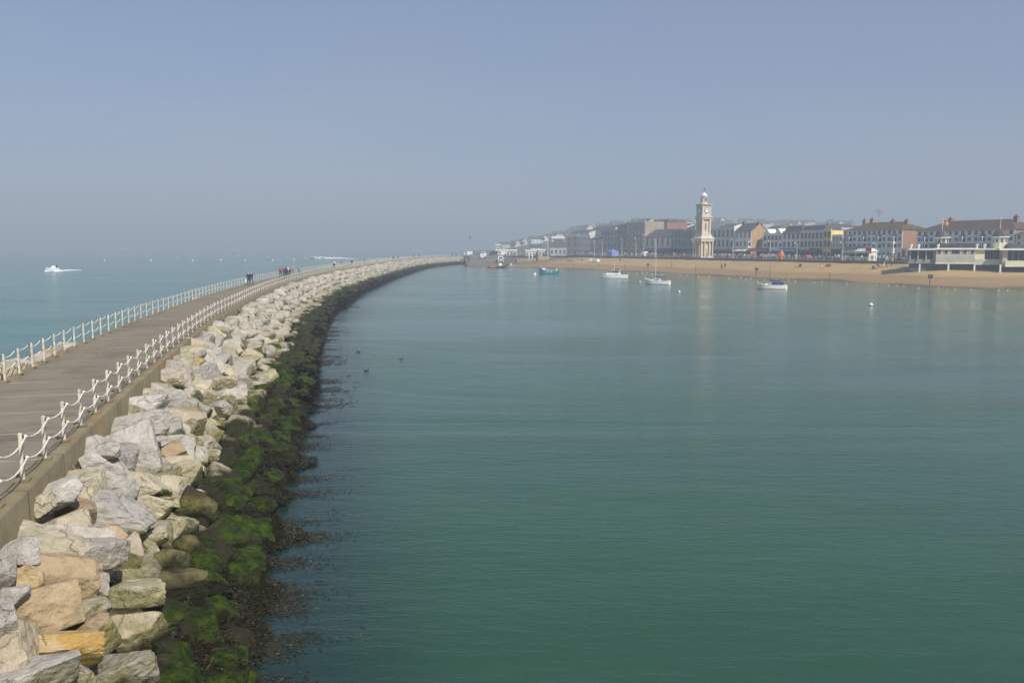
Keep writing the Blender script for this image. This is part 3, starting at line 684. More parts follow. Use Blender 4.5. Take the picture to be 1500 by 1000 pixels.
def building(label,pxL,pxR,eave,ridge=None,off=24,dp=9,wall=greyrender,roof=None,roofm=slate,floors=3,cols=4,wk='w',gz=None,shop=None,chim=(),bays=(),gable=None,parapet=True,z0=PZ,winw=.95,cat='building',name='town_building',cap=None,group=None,sides=True,ww=None):
    """pxL..pxR is the front as the photo shows it; eave and ridge are the rows they reach in it"""
    tl,tr=t_of(pxL,off),t_of(pxR,off); A=EA+EN*off+ED*tl; Wd=tl-tr; mid=EA+EN*off+ED*((tl+tr)/2)
    H=zat(eave,mid.y)-z0; root=empty(name,(A.x,A.y,z0),EY,label=label,cat=cat,group=group)
    b=MB(); b.box(0,0,-.5,Wd,dp,H,wall)
    if shop is None: b.box(-.02,-.12,3.05,Wd+.02,0,3.25,cap or wall)
    if gable and roof!='hip': pass
    R=None
    if ridge: R=zat(ridge,mid.y+dp*.3)-z0
    if roof=='gable': b.add([(Wd,0,H),(Wd,dp,H),(Wd,dp/2,R-.05)],[(0,1,2)],gable or wall); b.add([(0,0,H),(0,dp,H),(0,dp/2,R-.05)],[(2,1,0)],wall)
    if gable: b.box(Wd,.15,-.5,Wd+.06,dp-.05,H,gable)
    if roof in (None,'flat','mansard'): 
        b.box(-.1,-.22,H-.45,Wd+.1,0,H-.15,cap or wall); b.box(0,-.06,H,Wd,.25,H+.5,cap or wall)
    b.build('wall',root)
    if roof=='gable':
        r=MB(); o_=.3
        for ya,yb in ((-o_,dp/2),(dp+o_,dp/2)):
            r.loft([[(x,ya,H-.12),(x,yb,R),(x,yb,R+.12),(x,ya,H+.06)] for x in (-.1,Wd+.2)],roofm)
        ro=r.build('roof',root)
    elif roof=='hip':
        r=MB(); h=min(dp/2,Wd/2-.1); o_=.3
        r.add([(-o_,-o_,H),(Wd+o_,-o_,H),(Wd+o_,dp+o_,H),(-o_,dp+o_,H),(h,dp/2,R),(Wd-h,dp/2,R)],[(0,1,5,4),(2,3,4,5),(1,2,5),(3,0,4),(3,2,1,0)],roofm); ro=r.build('roof',root)
    elif roof=='mansard':
        r=MB(); r.loft([[(.1,.3,H),(Wd-.1,.3,H),(Wd-.1,dp-.2,H),(.1,dp-.2,H)],[(.6,1.6,R),(Wd-.6,1.6,R),(Wd-.6,dp-1.2,R),(.6,dp-1.2,R)]],roofm); ro=r.build('roof',root)
    else:
        r=MB(); r.box(.1,.25,H-.1,Wd-.1,dp-.1,H+.12,slate); ro=r.build('roof',root)
    for cx,ch in chim:
        c=MB(); z1=(R or H); zb=H if roof else H; x=cx*Wd
        c.box(x-.55,dp/2-.45,zb-.5,x+.55,dp/2+.45,z1+ch,brick); c.box(x-.62,dp/2-.52,z1+ch-.2,x+.62,dp/2+.52,z1+ch,brick)
        for q in (-.3,0,.3): c.lathe([(.13,z1+ch),(.10,z1+ch+.5)],orangebrick,6,(x+q,dp/2))
        c.build('chimney',ro)
    fh=(H-3.3)/max(1,floors-1) if floors>1 else H
    for f in range(1,floors):
        zz=3.3+(f-1)*fh+fh*.25
        for k in range(cols):
            x=Wd*(k+.5)/cols
            if k in bays and not ww and f==1: 
                bay(root,x,zz-.3,min(2.6,Wd/cols*.85),fh*.68,wall); continue
            if k in bays and ww and f<=2:
                if f==1: tall_bay(root,x,Wd/cols*1.02,[.8]+[3.3+(q-1)*fh+fh*.2 for q in (1,2)],fh*.62,wall,3.3+2*fh)
                continue
            put_win(root,wk,x,0,zz,winw*min(1.2,Wd/cols/1.5),fh*.66)
    if shop is not None:
        s=MB(); sm_,fa=shop; s.box(.15,-.10,0,Wd-.15,0,2.6,glass)
        nn=max(2,int(Wd/2.2))
        for k in range(nn+1): x=.15+(Wd-.3)*k/nn; s.box(x-.09,-.16,0,x+.09,0,2.6,sm_)
        s.box(.1,-.22,0,Wd-.1,-.10,.5,sm_); s.build('shopfront',root)
        s=MB(); s.loft([[(.1,0,3.2),(.1,-.35,3.15),(.1,-.35,2.55),(.1,0,2.6)],[(Wd-.1,0,3.2),(Wd-.1,-.35,3.15),(Wd-.1,-.35,2.55),(Wd-.1,0,2.6)]],fa); s.build('fascia',root)
    else:
        g=max(2,cols)
        for k in range(g):
            x=Wd*(k+.5)/g
            if k==g//2:
                d=MB(); d.box(x-.5,-.06,0,x+.5,0,2.2,shopdark); d.box(x-.62,-.1,2.2,x+.62,0,2.35,white); d.build('door',root)
            else: put_win(root,wk,x,0,.9,winw,1.5)
    return root,Wd,H,R
def awning(px0,px1,m,label,off=24,z=2.55,out=2.4):
    tl,tr=t_of(px0,off),t_of(px1,off); A=EA+EN*off+ED*tl; Wd=tl-tr
    b=MB(); b.loft([[(x,-.36,z+.9),(x,-out,z),(x,-out,z-.28),(x,-.36,z+.8)] for x in (0,Wd)],m); 
    for x in (.1,Wd-.1): b.tube([(x,-out,z-.1),(x,-.4,z-.1)],.03,darkm,4)
    o=b.build('awning',None,(A.x,A.y,PZ),rz=EY); return tag(o,label,'awning')
B=building
B('pale peach hotel block at the hazy left end of the seafront row',829,846,345.5,None,wall=pinkr,floors=3,cols=2,wk='d',cap=white,dp=8)
B('cream seafront house with white framed windows right of the peach block',846.5,864,346,None,wall=offwhite,floors=3,cols=4,wk='c',cap=white,dp=8)
B('low blue grey seafront house next to the cream one',864.5,879,350,344,wall=bluegrey,roof='gable',floors=3,cols=3,wk='c')
B('tall blue grey seafront block with a plain flat top',879.5,903,338,None,wall=bluegrey,floors=4,cols=5,wk='d')
B('dark slate coloured tall block with pale corner strip',903.5,916,328,None,wall=darkgrey,floors=5,cols=3,wk='d',cap=offwhite)
B('tallest tan brown apartment block on the seafront',916.5,943,325,None,wall=tanr,floors=5,cols=5,wk='c',cap=offwhite,dp=10)
B('wide seafront hall with cream upper wall under a grey pitched roof',943.5,981,347.5,336,wall=cream,roof='gable',floors=2,cols=5,wk='d',shop=(shopdark,navy),dp=11)
B('dark grey green seafront block left of the clock tower',981.5,1012,338,None,wall=darkgrey,floors=3,cols=6,wk='d',shop=(shopdark,navy))
B('grey seafront block partly hidden behind the clock tower',1012.5,1036,337,None,wall=bluegrey,floors=3,cols=4,wk='c',shop=(shopdark,shopdark))
B('flat topped beige block with two rows of dark windows right of the tower',1036.5,1073,335.5,None,wall=beige,floors=3,cols=6,wk='d',shop=(shopdark,darkgrey),cap=greyrender)
B('gabled grey house with two white bays and an orange brick end',1074.5,1098,339,327.5,wall=lightgrey,roof='gable',floors=3,cols=4,bays=(0,3),gable=orangebrick,dp=7.5,shop=(shopdark,greyrender),chim=((.05,.5),(.93,.2)))
B('low dark building set back under the orange brick gable',1100,1115,352,347,off=27,wall=darkgrey,roof='gable',floors=2,cols=4,wk='d',shop=(shopdark,purple),dp=5)
rt,Wd,H,R=B('ornate white three storey house with two small front gables',1115.5,1143,343.5,None,wall=lightgrey,floors=3,cols=5,wk='d',shop=(shopdark,white),cap=white,bays=(0,4))
for x in (.2,.8):
    b=MB(); b.loft([[(Wd*x-1.6,y,H+.4),(Wd*x+1.6,y,H+.4),(Wd*x,y,H+2.0)] for y in (-.15,3.5)],white); b.build('gable',rt)
B('pale grey house with a dark cornice and blue shopfront',1143.5,1169,340.5,331,wall=lightgrey,roof='mansard',floors=3,cols=4,wk='d',shop=(shopdark,blue),cap=darkgrey)
B('long beige grey house with a slate mansard next to the yellow building',1169.5,1202,339.5,330.5,wall=beige,roof='mansard',floors=3,cols=6,wk='d',shop=(shopdark,darkgrey),cap=greyrender,chim=((.75,.4),))
B('tall yellow rendered building, the only yellow one on the front',1203,1214,337.5,None,wall=yellowr,floors=3,cols=2,wk='d',dp=9,cap=yellowr)
B('plain grey house in front of the yellow side wall',1215.5,1231,346,None,off=23,wall=greyrender,floors=3,cols=3,wk='c',shop=(shopdark,shopdark),cap=greyrender,dp=8)
B('long white terrace with mossy brown roof and a brick end wall',1231.5,1318,337.5,325.5,wall=lightgrey,roof='hip',roofm=browntile,floors=4,cols=12,wk='w',winw=1.15,gable=brick,chim=((.14,.9),(.27,1.1),(.62,.5),(.84,.4)),bays=(1,4,7,10),ww=(1,2),dp=11)
B('second long pale terrace with plum roof behind the bandstand',1338.5,1481,337.5,322.5,wall=lightgrey,roof='hip',roofm=redtile,floors=4,cols=15,wk='w',winw=1.15,bays=(1,4,7,10,13),ww=(1,2),dp=12,chim=((.2,.6),(.86,.7)),gable=brick)
B('grey hip roofed house at the right edge behind the bandstand',1482.5,1545,342,330,wall=greyrender,roof='hip',roofm=slate,floors=3,cols=6,wk='w',dp=11)
awning(1098,1126,purple,'dark purple awning under the orange brick gable')
awning(1145,1168,blue,'blue awning over the shop of the pale grey house')
awning(1078,1096,offwhite,'pale awning below the two white bays',z=2.5)
awning(950,990,navy,'long navy awning left of the clock tower')
awning(1186,1200,shopdark,'dark awning beside the yellow building')
# second row, roofs showing over the first
B('red brick building with a rounded top behind the seafront hall',951,975,327,322.5,off=62,dp=12,wall=redbrick,roof='mansard',roofm=redtile,floors=4,cols=4,wk='c')
B('cream house back from the front left of the clock tower',985,1003,332,328,off=95,dp=9,wall=cream,roof='gable',floors=4,cols=3,wk='c')
B('white house far back, showing just left of the tower shaft',1003.5,1016,334,330,off=85,dp=9,wall=white,roof='gable',floors=4,cols=3,wk='d')
B('white stuccoed house far back above the beige block',1052,1072,331.5,328,off=80,dp=8,wall=white,roof='gable',floors=4,cols=4,wk='d')
B('small house with an olive green roof behind the ornate white house',1133,1146,336,330.5,off=38,dp=8,wall=offwhite,roof='gable',roofm=olivetile,floors=3,cols=2)
B('bright white rooftop room behind the grey mansard',1166,1177,330.5,None,off=36,dp=5,wall=white,floors=3,cols=2,wk='d')
B('grey slate roofed house behind the ornate one',1117,1132,336,331.5,off=40,dp=8,wall=greyrender,roof='gable',floors=3,cols=2)
B('dark slate hall behind the beige grey house',1182,1215,332,327,off=58,dp=14,wall=bluegrey,roof='hip',floors=3,cols=4)
B('pale house behind the tan block',925,943,326,321.5,off=60,dp=9,wall=greyrender,roof='gable',floors=4,cols=3,wk='c')
B('grey house behind the peach hotel',836,862,340.5,337,off=50,dp=9,wall=greyrender,roof='gable',floors=4,cols=4,wk='c')
B('faint blue grey block behind the low houses',868,900,334,330.5,off=55,dp=10,wall=bluegrey,roof='gable',floors=4,cols=5,wk='c')
# ------------------------------------------------------------------ clock tower
TP=EA+EN*7.0+ED*t_of(1028,7.0); TY=TP.y
tw=empty('clock_tower',(TP.x,TP.y,PZ),EY,label='tall cream stone clock tower with columned base and small dome',cat='clock tower')
def th(py): return zat(py,TY)-PZ
b=MB(); a=3.0; b.box(-a,-a,-.3,a,a,.25,stone2); b.box(-a+.4,-a+.4,.25,a-.4,a-.4,.5,stone2); b.build('steps',tw)
z1=th(353.5); b=MB(); b.box(-1.9,-1.9,.5,1.9,1.9,z1,stone)
for s in range(4):
    R4=Matrix.Rotation(s*math.pi/2,3,'Z')
    def bx(x0,y0,z0,x1,y1,zz,m):
        vs=[R4@Vector(v) for v in ((x0,y0,z0),(x1,y0,z0),(x1,y1,z0),(x0,y1,z0),(x0,y0,zz),(x1,y0,zz),(x1,y1,zz),(x0,y1,zz))]
        b.add(vs,[(3,2,1,0),(4,5,6,7),(0,1,5,4),(1,2,6,5),(2,3,7,6),(3,0,4,7)],m)
    bx(-.9,-2.05,.5,-.62,-1.9,3.2,stone); bx(.62,-2.05,.5,.9,-1.9,3.2,stone); bx(-.9,-2.1,3.2,.9,-1.9,3.6,stone)
b.build('base_block',tw)
for s in range(4):
    o=MB(); o.box(-.6,-.06,0,.6,0,2.65,M('tower_door',(.60,.50,.26),var=.1)); o.box(-.03,-.09,0,.03,0,2.6,darkm); d=o.build('door',tw); d.location=Matrix.Rotation(s*math.pi/2,3,'Z')@Vector((0,-1.91,.5)); d.rotation_euler=(0,0,s*math.pi/2)
cm=MB(); cm.lathe([(.36,0),(.36,.15),(.27,.2),(.24,z1-.9),(.30,z1-.75),(.38,z1-.7),(.38,z1-.5)],stone,12); cme=cm.mesh('column')
for sx in (-1,1):
    for sy in (-1,1):
        for qx,qy in ((1,1),(1,.42),(.42,1)):
            o=bpy.data.objects.new('column',cme); link(o,tw); o.location=(sx*2.45*qx,sy*2.45*qy,.5)
b=MB(); 
b.box(-2.8,-2.8,z1,2.8,2.8,z1+.8,stone); b.box(-3.0,-3.0,z1+.8,3.0,3.0,z1+1.1,stone2)
z2=th(344.5); b.loft([[(-q,-q,z),(q,-q,z),(q,q,z),(-q,q,z)] for q,z in ((2.95,z1+1.1),(2.3,z2-.5),(2.15,z2))],stone2); b.build('entablature',tw)
z3=th(321); b=MB(); b.box(-1.35,-1.35,z2,1.35,1.35,z3,stone); b.box(-2.05,-2.05,z2,2.05,2.05,z2+.7,stone)
for sx in (-1,1):
    for sy in (-1,1): b.box(sx*1.62-.3,sy*1.62-.3,z2+.7,sx*1.62+.3,sy*1.62+.3,z3,stone)
b.box(-2.1,-2.1,z3,2.1,2.1,z3+.55,stone); b.box(-2.35,-2.35,z3+.55,2.35,2.35,z3+.9,stone2); b.box(-2.1,-2.1,z3+.9,2.1,2.1,z3+1.2,stone2); b.build('shaft',tw)
for s in range(4):
    o=MB(); o.box(-.35,-.06,0,.35,0,3.0,stone2); o.box(-.22,-.08,.15,.22,-.02,2.8,glass); d=o.build('window',tw); d.location=Matrix.Rotation(s*math.pi/2,3,'Z')@Vector((0,-1.36,z2+1.6)); d.rotation_euler=(0,0,s*math.pi/2)
z4=z3+1.2; z5=th(301.5); b=MB(); b.box(-1.75,-1.75,z4,1.75,1.75,z5,stone2)
for sx in (-1,1):
    for sy in (-1,1): b.box(sx*1.7-.2,sy*1.7-.2,z4,sx*1.7+.2,sy*1.7+.2,z5-.02,stone2)
b.box(-2.0,-2.0,z5,2.0,2.0,z5+.3,stone2); b.box(-2.25,-2.25,z5+.3,2.25,2.25,z5+.6,stone); b.build('clock_stage',tw)
for s in range(4):
    o=MB(); zc=0; ring=lambda r,y:[(r*math.cos(q*math.pi/10),y,r*math.sin(q*math.pi/10)) for q in range(20)]
    o.loft([ring(1.0,0),ring(1.0,-.12)],darkm); o.loft([ring(.82,-.10),ring(.82,-.15)],white); d=o.build('clock_face',tw)
    d.location=Matrix.Rotation(s*math.pi/2,3,'Z')@Vector((0,-1.76,(z4+z5)/2+.1)); d.rotation_euler=(0,0,s*math.pi/2)
    hnd=MB(); hnd.box(-.04,-.19,-.1,.04,-.16,.62,darkm); hnd.build('clock_hand',d); hnd=MB(); hnd.add([(-.1,-.2,.05),(.05,-.2,-.06),(.45,-.2,.3),(.4,-.2,.36)],[(0,1,2,3)],darkm); hnd.build('clock_hand',d)
z6=z5+.6; z7=th(287.5); b=MB(); b.lathe([(1.35,z6),(1.35,z6+.4),(1.15,z6+.5),(1.15,z7-.5),(1.4,z7-.35),(1.45,z7-.1),(1.3,z7)],stone2,8,rot=math.pi/8); 
for s in range(4):
    R4=Matrix.Rotation(s*math.pi/2,3,'Z'); vs=[R4@Vector(v) for v in ((-.3,-1.10,z6+.9),(.3,-1.10,z6+.9),(.3,-1.10,z7-.9),(0,-1.10,z7-.65),(-.3,-1.10,z7-.9))]; b.add(vs,[(0,1,2,3,4)],glass)
b.build('cupola',tw)
b=MB(); z8=th(283); b.lathe([(1.15,z7),(1.08,z7+(z8-z7)*.4),(.8,z7+(z8-z7)*.75),(.3,z8),(.12,z8+.3),(.05,z8+.4)],white,14); b.build('dome',tw,smooth=True)
b=MB(); b.tube([(0,0,z8+.2),(0,0,th(274.5))],.05,darkm,5); b.box(-.7,-.02,th(278),.75,.02,th(277),darkm); b.ball((0,0,th(280)),.14,darkm); b.build('weather_vane',tw)
# ------------------------------------------------------------------ bandstand
BP=Vector(((1396-750)/F*209,209,0)); BR=math.radians(-14)
bs=empty('seafront_bandstand',(BP.x,BP.y,0),BR,label='low white and grey bandstand pavilion on stilts over the beach',cat='bandstand')
def bl(px):  # local x of a photo column on the front plane
    r=(px-750)/F; c_,s_=math.cos(BR),math.sin(BR); return (BP.x-r*BP.y)/(r*s_-c_)
def bz(py,px=1396): return zat(py,BP.y+math.sin(BR)*bl(px))
greyr2=M('dull_grey_boarding',(.25,.25,.24),scale=.7); hallm=M('greyed_white_boarding',(.42,.42,.37),var=.1,scale=.7); x0,x1=bl(1368),bl(1425); zt,zb=bz(364),bz(386.5)
b=MB(); b.box(x0,0,zb,x1,7,zt-.25,hallm); b.box(x0-.1,-.12,zb,x1+.1,0,zb+.25,offwhite); b.box(x0-.02,-.02,(zt+zb)/2,x1+.02,0,(zt+zb)/2+.08,offwhite); b.build('hall_wall',bs)
b=MB(); b.box(x0-.3,-.35,zt-.25,x1+.3,7.3,zt+.12,lightgrey); b.box(x0+.2,1,zt+.12,x1+.1,6.5,bz(356.5),shopdark); b.build('hall_roof',bs)
for px,wd in ((1372.5,.35),(1382.5,.35),(1396.5,.9),(1410,.35),(1421,.35)):
    x=bl(px); z_=bz(371.5); o=MB(); o.box(-wd-.08,-.06,-.08,wd+.08,0,1.0,offwhite); o.box(-wd,-.09,0,wd,-.05,.92,glass); o.build('window',bs).location=(x,-.001,z_)
x2=bl(1329); b=MB(); b.box(x2,.9,zb+.1,x0,5,zb+1.1,greyr2); b.box(x2,1.2,zb+1.1,x0,5,zt-.5,glass)
b.build('veranda_wall',bs)
for k in range(4): 
    o=MB(); x=x2+.3+(x0-x2-.6)*k/3; o.box(x-.14,.4,zb+1.1,x+.14,.7,zt-.35,hallm); o.build('veranda_pillar',bs)
b=MB(); b.box(x2-.4,-.5,zt-.35,x0-.3,5.5,zt-.05,white); b.build('veranda_roof',bs)
x3=bl(1466); zt2=zt
b=MB(); b.box(x1+.05,0,zb-.2,x3,.35,zb+1.15,palegreen); b.box(x1+.05,.35,zb-.2,x1+2.2,6,zt-.3,lemon); b.box(x1+2.2,1.6,zb+1.15,x3,1.8,zt-.3,glass); b.box(x1+2.2,1.6,zb-.2,x3,6,zb+1.15,palegreen); b.build('recess_wall',bs)
for k in range(6):
    o=MB(); x=x1+2.4+(x3-x1-2.8)*k/5; o.box(x-.05,1.5,zb+1.15,x+.05,1.62,zt-.3,darkgrey); o.build('mullion',bs)
b=MB(); b.box(x1+.0,-.3,zt-.3,x3,6.4,zt-.02,lightgrey); b.build('recess_roof',bs)
x4=bl(1560); b=MB(); b.box(x3,-2.0,zb-.35,x4,-1.7,zb+.85,lemon); b.box(x3,-2,zb-.6,x4,5,zb-.35,offwhite); b.box(x3+.5,.2,zb,x4,5,zt-.4,glass); b.box(x3-.5,-1.6,zb-.3,x3+.5,5,zt-.4,palegreen); b.build('wing_wall',bs)
for k in range(14):
    o=MB(); x=x3+.8+k*1.3; o.box(x-.05,.08,zb,x+.05,.2,zt-.4,greyrender); o.build('mullion',bs)
b=MB(); b.box(x3-1.6,-2.8,zt-.4,x4,5.5,zt+.02,white); b.box(x3+1,-.5,zt+.02,x4,5,bz(357.5),slate); b.build('wing_roof',bs)
b=MB(); 
for px in (1387,1459,1345,1500,1425): x=bl(px); b.box(x-.18,-.1 if px!=1459 else -2.2,.5,x+.18,.26 if px!=1459 else -1.84,zb-.1,offwhite)
b.box(x2+.5,1.6,1.2,x4,2.2,zb-.05,M('painted_understorey_shade',(.07,.08,.09))); b.build('stilts',bs)  # dark panel stands in for shade in the open space under the pavilion
for cx,pl,top,eav,bot in ((1380.5,10.5,337,347.8,363),(1466,11,335.5,346.8,363)):
    x=bl(cx); r=pl/F*BP.y; tr=empty('turret',(x,3.0,0)); tr.parent=bs; tr.rotation_euler=(0,0,0)
    b=MB(); ze,zo=bz(eav,cx),bz(bot,cx); b.lathe([(r*.80,zo-.2),(r*.80,ze-.1)],lemon,8,rot=math.pi/8); b.build('turret_wall',tr)
    for k in range(8):
        a_=k*math.pi/4; o=MB(); o.box(-.34,-.05,-.05,.34,0,.95,white); o.box(-.28,-.07,0,-.03,-.04,.9,glass); o.box(.03,-.07,0,.28,-.04,.9,glass); o=o.build('turret_window',tr); o.rotation_euler=(0,0,a_); rr_=r*.80*math.cos(math.pi/8); o.location=(math.sin(a_)*rr_,-math.cos(a_)*rr_,ze-1.3)
    b=MB(); zt_=bz(top,cx); h=zt_-ze; b.lathe([(r*1.05,ze-.1),(r*1.05,ze+.12)],white,8,rot=math.pi/8); b.lathe([(r*1.0,ze+.12),(r*.93,ze+h*.3),(r*.7,ze+h*.65),(r*.35,ze+h*.92),(.08,zt_),(.04,zt_+.4)],redtile if cx>1400 else slate,16); b.build('turret_dome',tr)
    b=MB(); xx=-.15; b.tube([(xx,0,zt_),(xx,0,bz(317.5 if cx<1400 else 316.5,cx))],.06,white,6,.04); b.build('flagpole',tr)
# flag on the left pole
CL_red=M('faded_red_flag',(.50,.16,.07)); CL_yel=M('faded_yellow_flag',(.62,.36,.10)); fl=MB(); rows=6; V=[]
px,pz=bl(1380.5)-.15,bz(321,1380); 
c_,s_=math.cos(BR),math.sin(BR)
def loc2w(x,y): return (BP.x+x*c_-y*s_,BP.y+x*s_+y*c_)
for j,(z_a,z_b,m_) in enumerate(((0,.45,CL_red),(.45,.9,CL_yel),(.9,1.35,CL_red))):
    pts=[(k*.2,.12*math.sin(k*1.3),-.05*k) for k in range(8)]
    for k in range(7):
        q0,q1=pts[k],pts[k+1]; P=[]
        for (qx,qy,qz),zz in ((q0,z_a),(q1,z_a),(q1,z_b),(q0,z_b)): wx,wy=loc2w(px+.06+qx,3.0+qy); P.append((wx,wy,pz-zz+qz))
        P2=[(v[0],v[1]+.02,v[2]) for v in P]; fl.add(P+P2,[(0,1,2,3),(7,6,5,4),(0,4,5,1),(3,2,6,7)],m_)
tag(fl.build('flag'),'red and orange flag flying from the left bandstand turret','flag')
for px_,lab in ((1371,'white urn on the veranda roof left of the left turret'),(1427.5,'white urn on the roof between the turrets'),(1438.5,'white urn standing back near the right turret'),(1331.5,'white urn at the far left end of the veranda roof'),(1342.5,'white urn second from the left end of the veranda roof')):
    x=bl(px_); wx,wy=loc2w(x,.3); z_=bz(364,px_)+.05; u=MB(); u.lathe([(.22,0),(.22,.15),(.12,.25),(.30,.55),(.34,.9),(.26,1.0)],white,10); tag(u.build('roof_urn',None,(wx,wy,z_)),lab,'urn','urns on the bandstand roof')
HAZE=.00118
# ------------------------------------------------------------------ people
def cloth(name,c): return M(name+'_cloth',c,rough=.9,var=.12,scale=8)
CL={'black':cloth('black',(.02,.02,.025)),'navy':cloth('navy',(.02,.03,.08)),'white':cloth('white',(.72,.72,.70)),'red':cloth('red',(.45,.04,.04)),'pink':cloth('pink',(.55,.22,.22)),'grey':cloth('grey',(.22,.22,.23)),
 'turquoise':cloth('turquoise',(.03,.42,.42)),'blue':cloth('blue',(.06,.13,.32)),'beige':cloth('beige',(.42,.35,.25)),'brown':cloth('brown',(.12,.07,.04)),'orange':cloth('orange',(.65,.16,.03)),'green':cloth('green',(.06,.14,.06)),'yellow':cloth('yellow',(.65,.50,.10)),'lilac':cloth('lilac',(.33,.28,.42))}
hairm=M('brown_hair',(.05,.03,.02),rough=.8); HA={'dark':hairm,'grey':M('grey_hair',(.35,.34,.33),rough=.8),'fair':M('fair_hair',(.36,.25,.12),rough=.8)}
def skel(pose):
    J={}
    if pose in('stand','walk','walk2'):
        st={'stand':.04,'walk':.26,'walk2':.16}[pose]; hp=.92-(.03 if st>.1 else 0)
        J=dict(pel=(0,0,hp),waist=(0,.0,1.06),chest=(0,.01,1.28),neck=(0,.0,1.45),head=(0,-.02,1.56),top=(0,-.01,1.68),
          hL=(-.10,0,hp-.03),hR=(.10,0,hp-.03),kL=(-.11,-st*.55,.50),kR=(.11,st*.25,.49),aL=(-.11,-st,.09),aR=(.11,st,.12),tL=(-.12,-st-.16,.035),tR=(.12,st-.14,.03),
          sL=(-.19,.01,1.38),sR=(.19,.01,1.38),eL=(-.25,.03+st*.4,1.12),eR=(.25,.05-st*.4,1.12),wL=(-.25,-.08+st*.5,.90),wR=(.25,-.06-st*.6,.90),nL=(-.25,-.12+st*.5,.80),nR=(.25,-.10-st*.7,.80))
    elif pose=='sit':
        J=dict(pel=(0,0,.13),waist=(0,.03,.28),chest=(0,.05,.50),neck=(0,.02,.67),head=(0,-.02,.78),top=(0,-.02,.90),
          hL=(-.10,-.04,.13),hR=(.10,-.04,.13),kL=(-.14,-.40,.42),kR=(.14,-.42,.38),aL=(-.12,-.70,.08),aR=(.12,-.76,.08),tL=(-.12,-.86,.05),tR=(.12,-.92,.06),
          sL=(-.19,.04,.60),sR=(.19,.04,.60),eL=(-.26,-.12,.44),eR=(.27,.16,.36),wL=(-.16,-.36,.42),wR=(.26,.28,.12),nL=(-.10,-.44,.43),nR=(.26,.34,.06))
    elif pose=='lie':
        J=dict(pel=(0,0,.12),waist=(0,.16,.12),chest=(0,.38,.14),neck=(0,.55,.15),head=(0,.66,.17),top=(0,.78,.16),
          hL=(-.10,-.04,.12),hR=(.10,-.04,.12),kL=(-.13,-.42,.30),kR=(.12,-.46,.12),aL=(-.12,-.80,.08),aR=(.13,-.88,.08),tL=(-.13,-.88,.18),tR=(.15,-.94,.18),
          sL=(-.19,.48,.13),sR=(.19,.48,.13),eL=(-.30,.25,.08),eR=(.34,.62,.10),wL=(-.26,.02,.08),wR=(.16,.76,.10),nL=(-.24,-.07,.08),nR=(.08,.80,.12))
    elif pose=='bike': pass
    return J
E_=[('pel','waist'),('waist','chest'),('chest','neck'),('neck','head'),('head','top'),('pel','hL'),('pel','hR'),('hL','kL'),('hR','kR'),('kL','aL'),('kR','aR'),('aL','tL'),('aR','tR'),('chest','sL'),('chest','sR'),('sL','eL'),('sR','eR'),('eL','wL'),('eR','wR'),('wL','nL'),('wR','nR')]
RAD=dict(pel=(.15,.12),waist=(.14,.10),chest=(.17,.12),neck=(.055,.06),head=(.085,.10),top=(.055,.065),h=(.095,.10),k=(.06,.065),a=(.042,.05),t=(.04,.03),s=(.065,.07),e=(.042,.045),w=(.03,.03),n=(.025,.035))
def person_mesh(pose,sub):
    J=skel(pose); K=list(J); me=bpy.data.meshes.new('sk'); me.from_pydata([J[k] for k in K],[(K.index(a),K.index(b)) for a,b in E_],[])
    o=bpy.data.objects.new('sk',me); COL.objects.link(o); m=o.modifiers.new('s','SKIN'); m.use_smooth_shade=True
    if not me.skin_vertices: 
        bpy.context.view_layer.objects.active=o; bpy.ops.mesh.customdata_skin_add()
    for i,k in enumerate(K):
        r=RAD.get(k) or RAD[k[0]]; me.skin_vertices[0].data[i].radius=r; me.skin_vertices[0].data[i].use_root=(k=='pel')
    if sub: o.modifiers.new('d','SUBSURF').levels=sub
    dg=bpy.context.evaluated_depsgraph_get(); out=bpy.data.meshes.new_from_object(o.evaluated_get(dg)); bpy.data.objects.remove(o)
    out.materials.clear()
    for x in range(5): out.materials.append(skinm)
    P={k:Vector(v) for k,v in J.items()}
    part={('pel','waist'):2,('waist','chest'):1,('chest','neck'):1,('neck','head'):0,('head','top'):3,('pel','hL'):2,('pel','hR'):2,('hL','kL'):2,('hR','kR'):2,('kL','aL'):2,('kR','aR'):2,('aL','tL'):4,('aR','tR'):4}
    up=(P['top']-P['neck']).normalized()
    for p in out.polygons:
        c=p.center; best=None
        for a,b in E_:
            A,Bv=P[a],P[b]; ab=Bv-A; f=max(0,min(1,(c-A).dot(ab)/ab.length_squared)); d=(c-(A+ab*f)).length
            if best is None or d<best[0]: best=(d,(a,b),f)
        e=best[1]; m_=part.get(e,1)
        if e[1][0]=='n': m_=0
        if e==('chest','neck') and best[2]>.75: m_=0
        if e in(('neck','head'),('head','top')):
            h=(c-P['head']).dot(up); front=-(c-P['head']).y if pose!='lie' else (c-P['head']).z
            m_=3 if (h>.05 or front<.0) and h>-.06 else 0
        p.material_index=m_
    out.name='person'; return out
PM={(p,s):person_mesh(p,s) for p in('stand','walk','walk2','sit','lie') for s in (0,1)}
def person(pose,loc,rz,top,leg,hair,label,group=None,hi=False,s=1.0):
    o=bpy.data.objects.new('person',PM[(pose,1 if hi else 0)]); link(o)
    for i,m in enumerate((skinm,CL[top],CL[leg],HA[hair],CL['black'])): o.material_slots[i].link='OBJECT'; o.material_slots[i].material=m
    o.location=loc; o.rotation_euler=(0,0,rz); o.scale=(s,s,s); return tag(o,label,'person',group)
rp=random.Random(11)
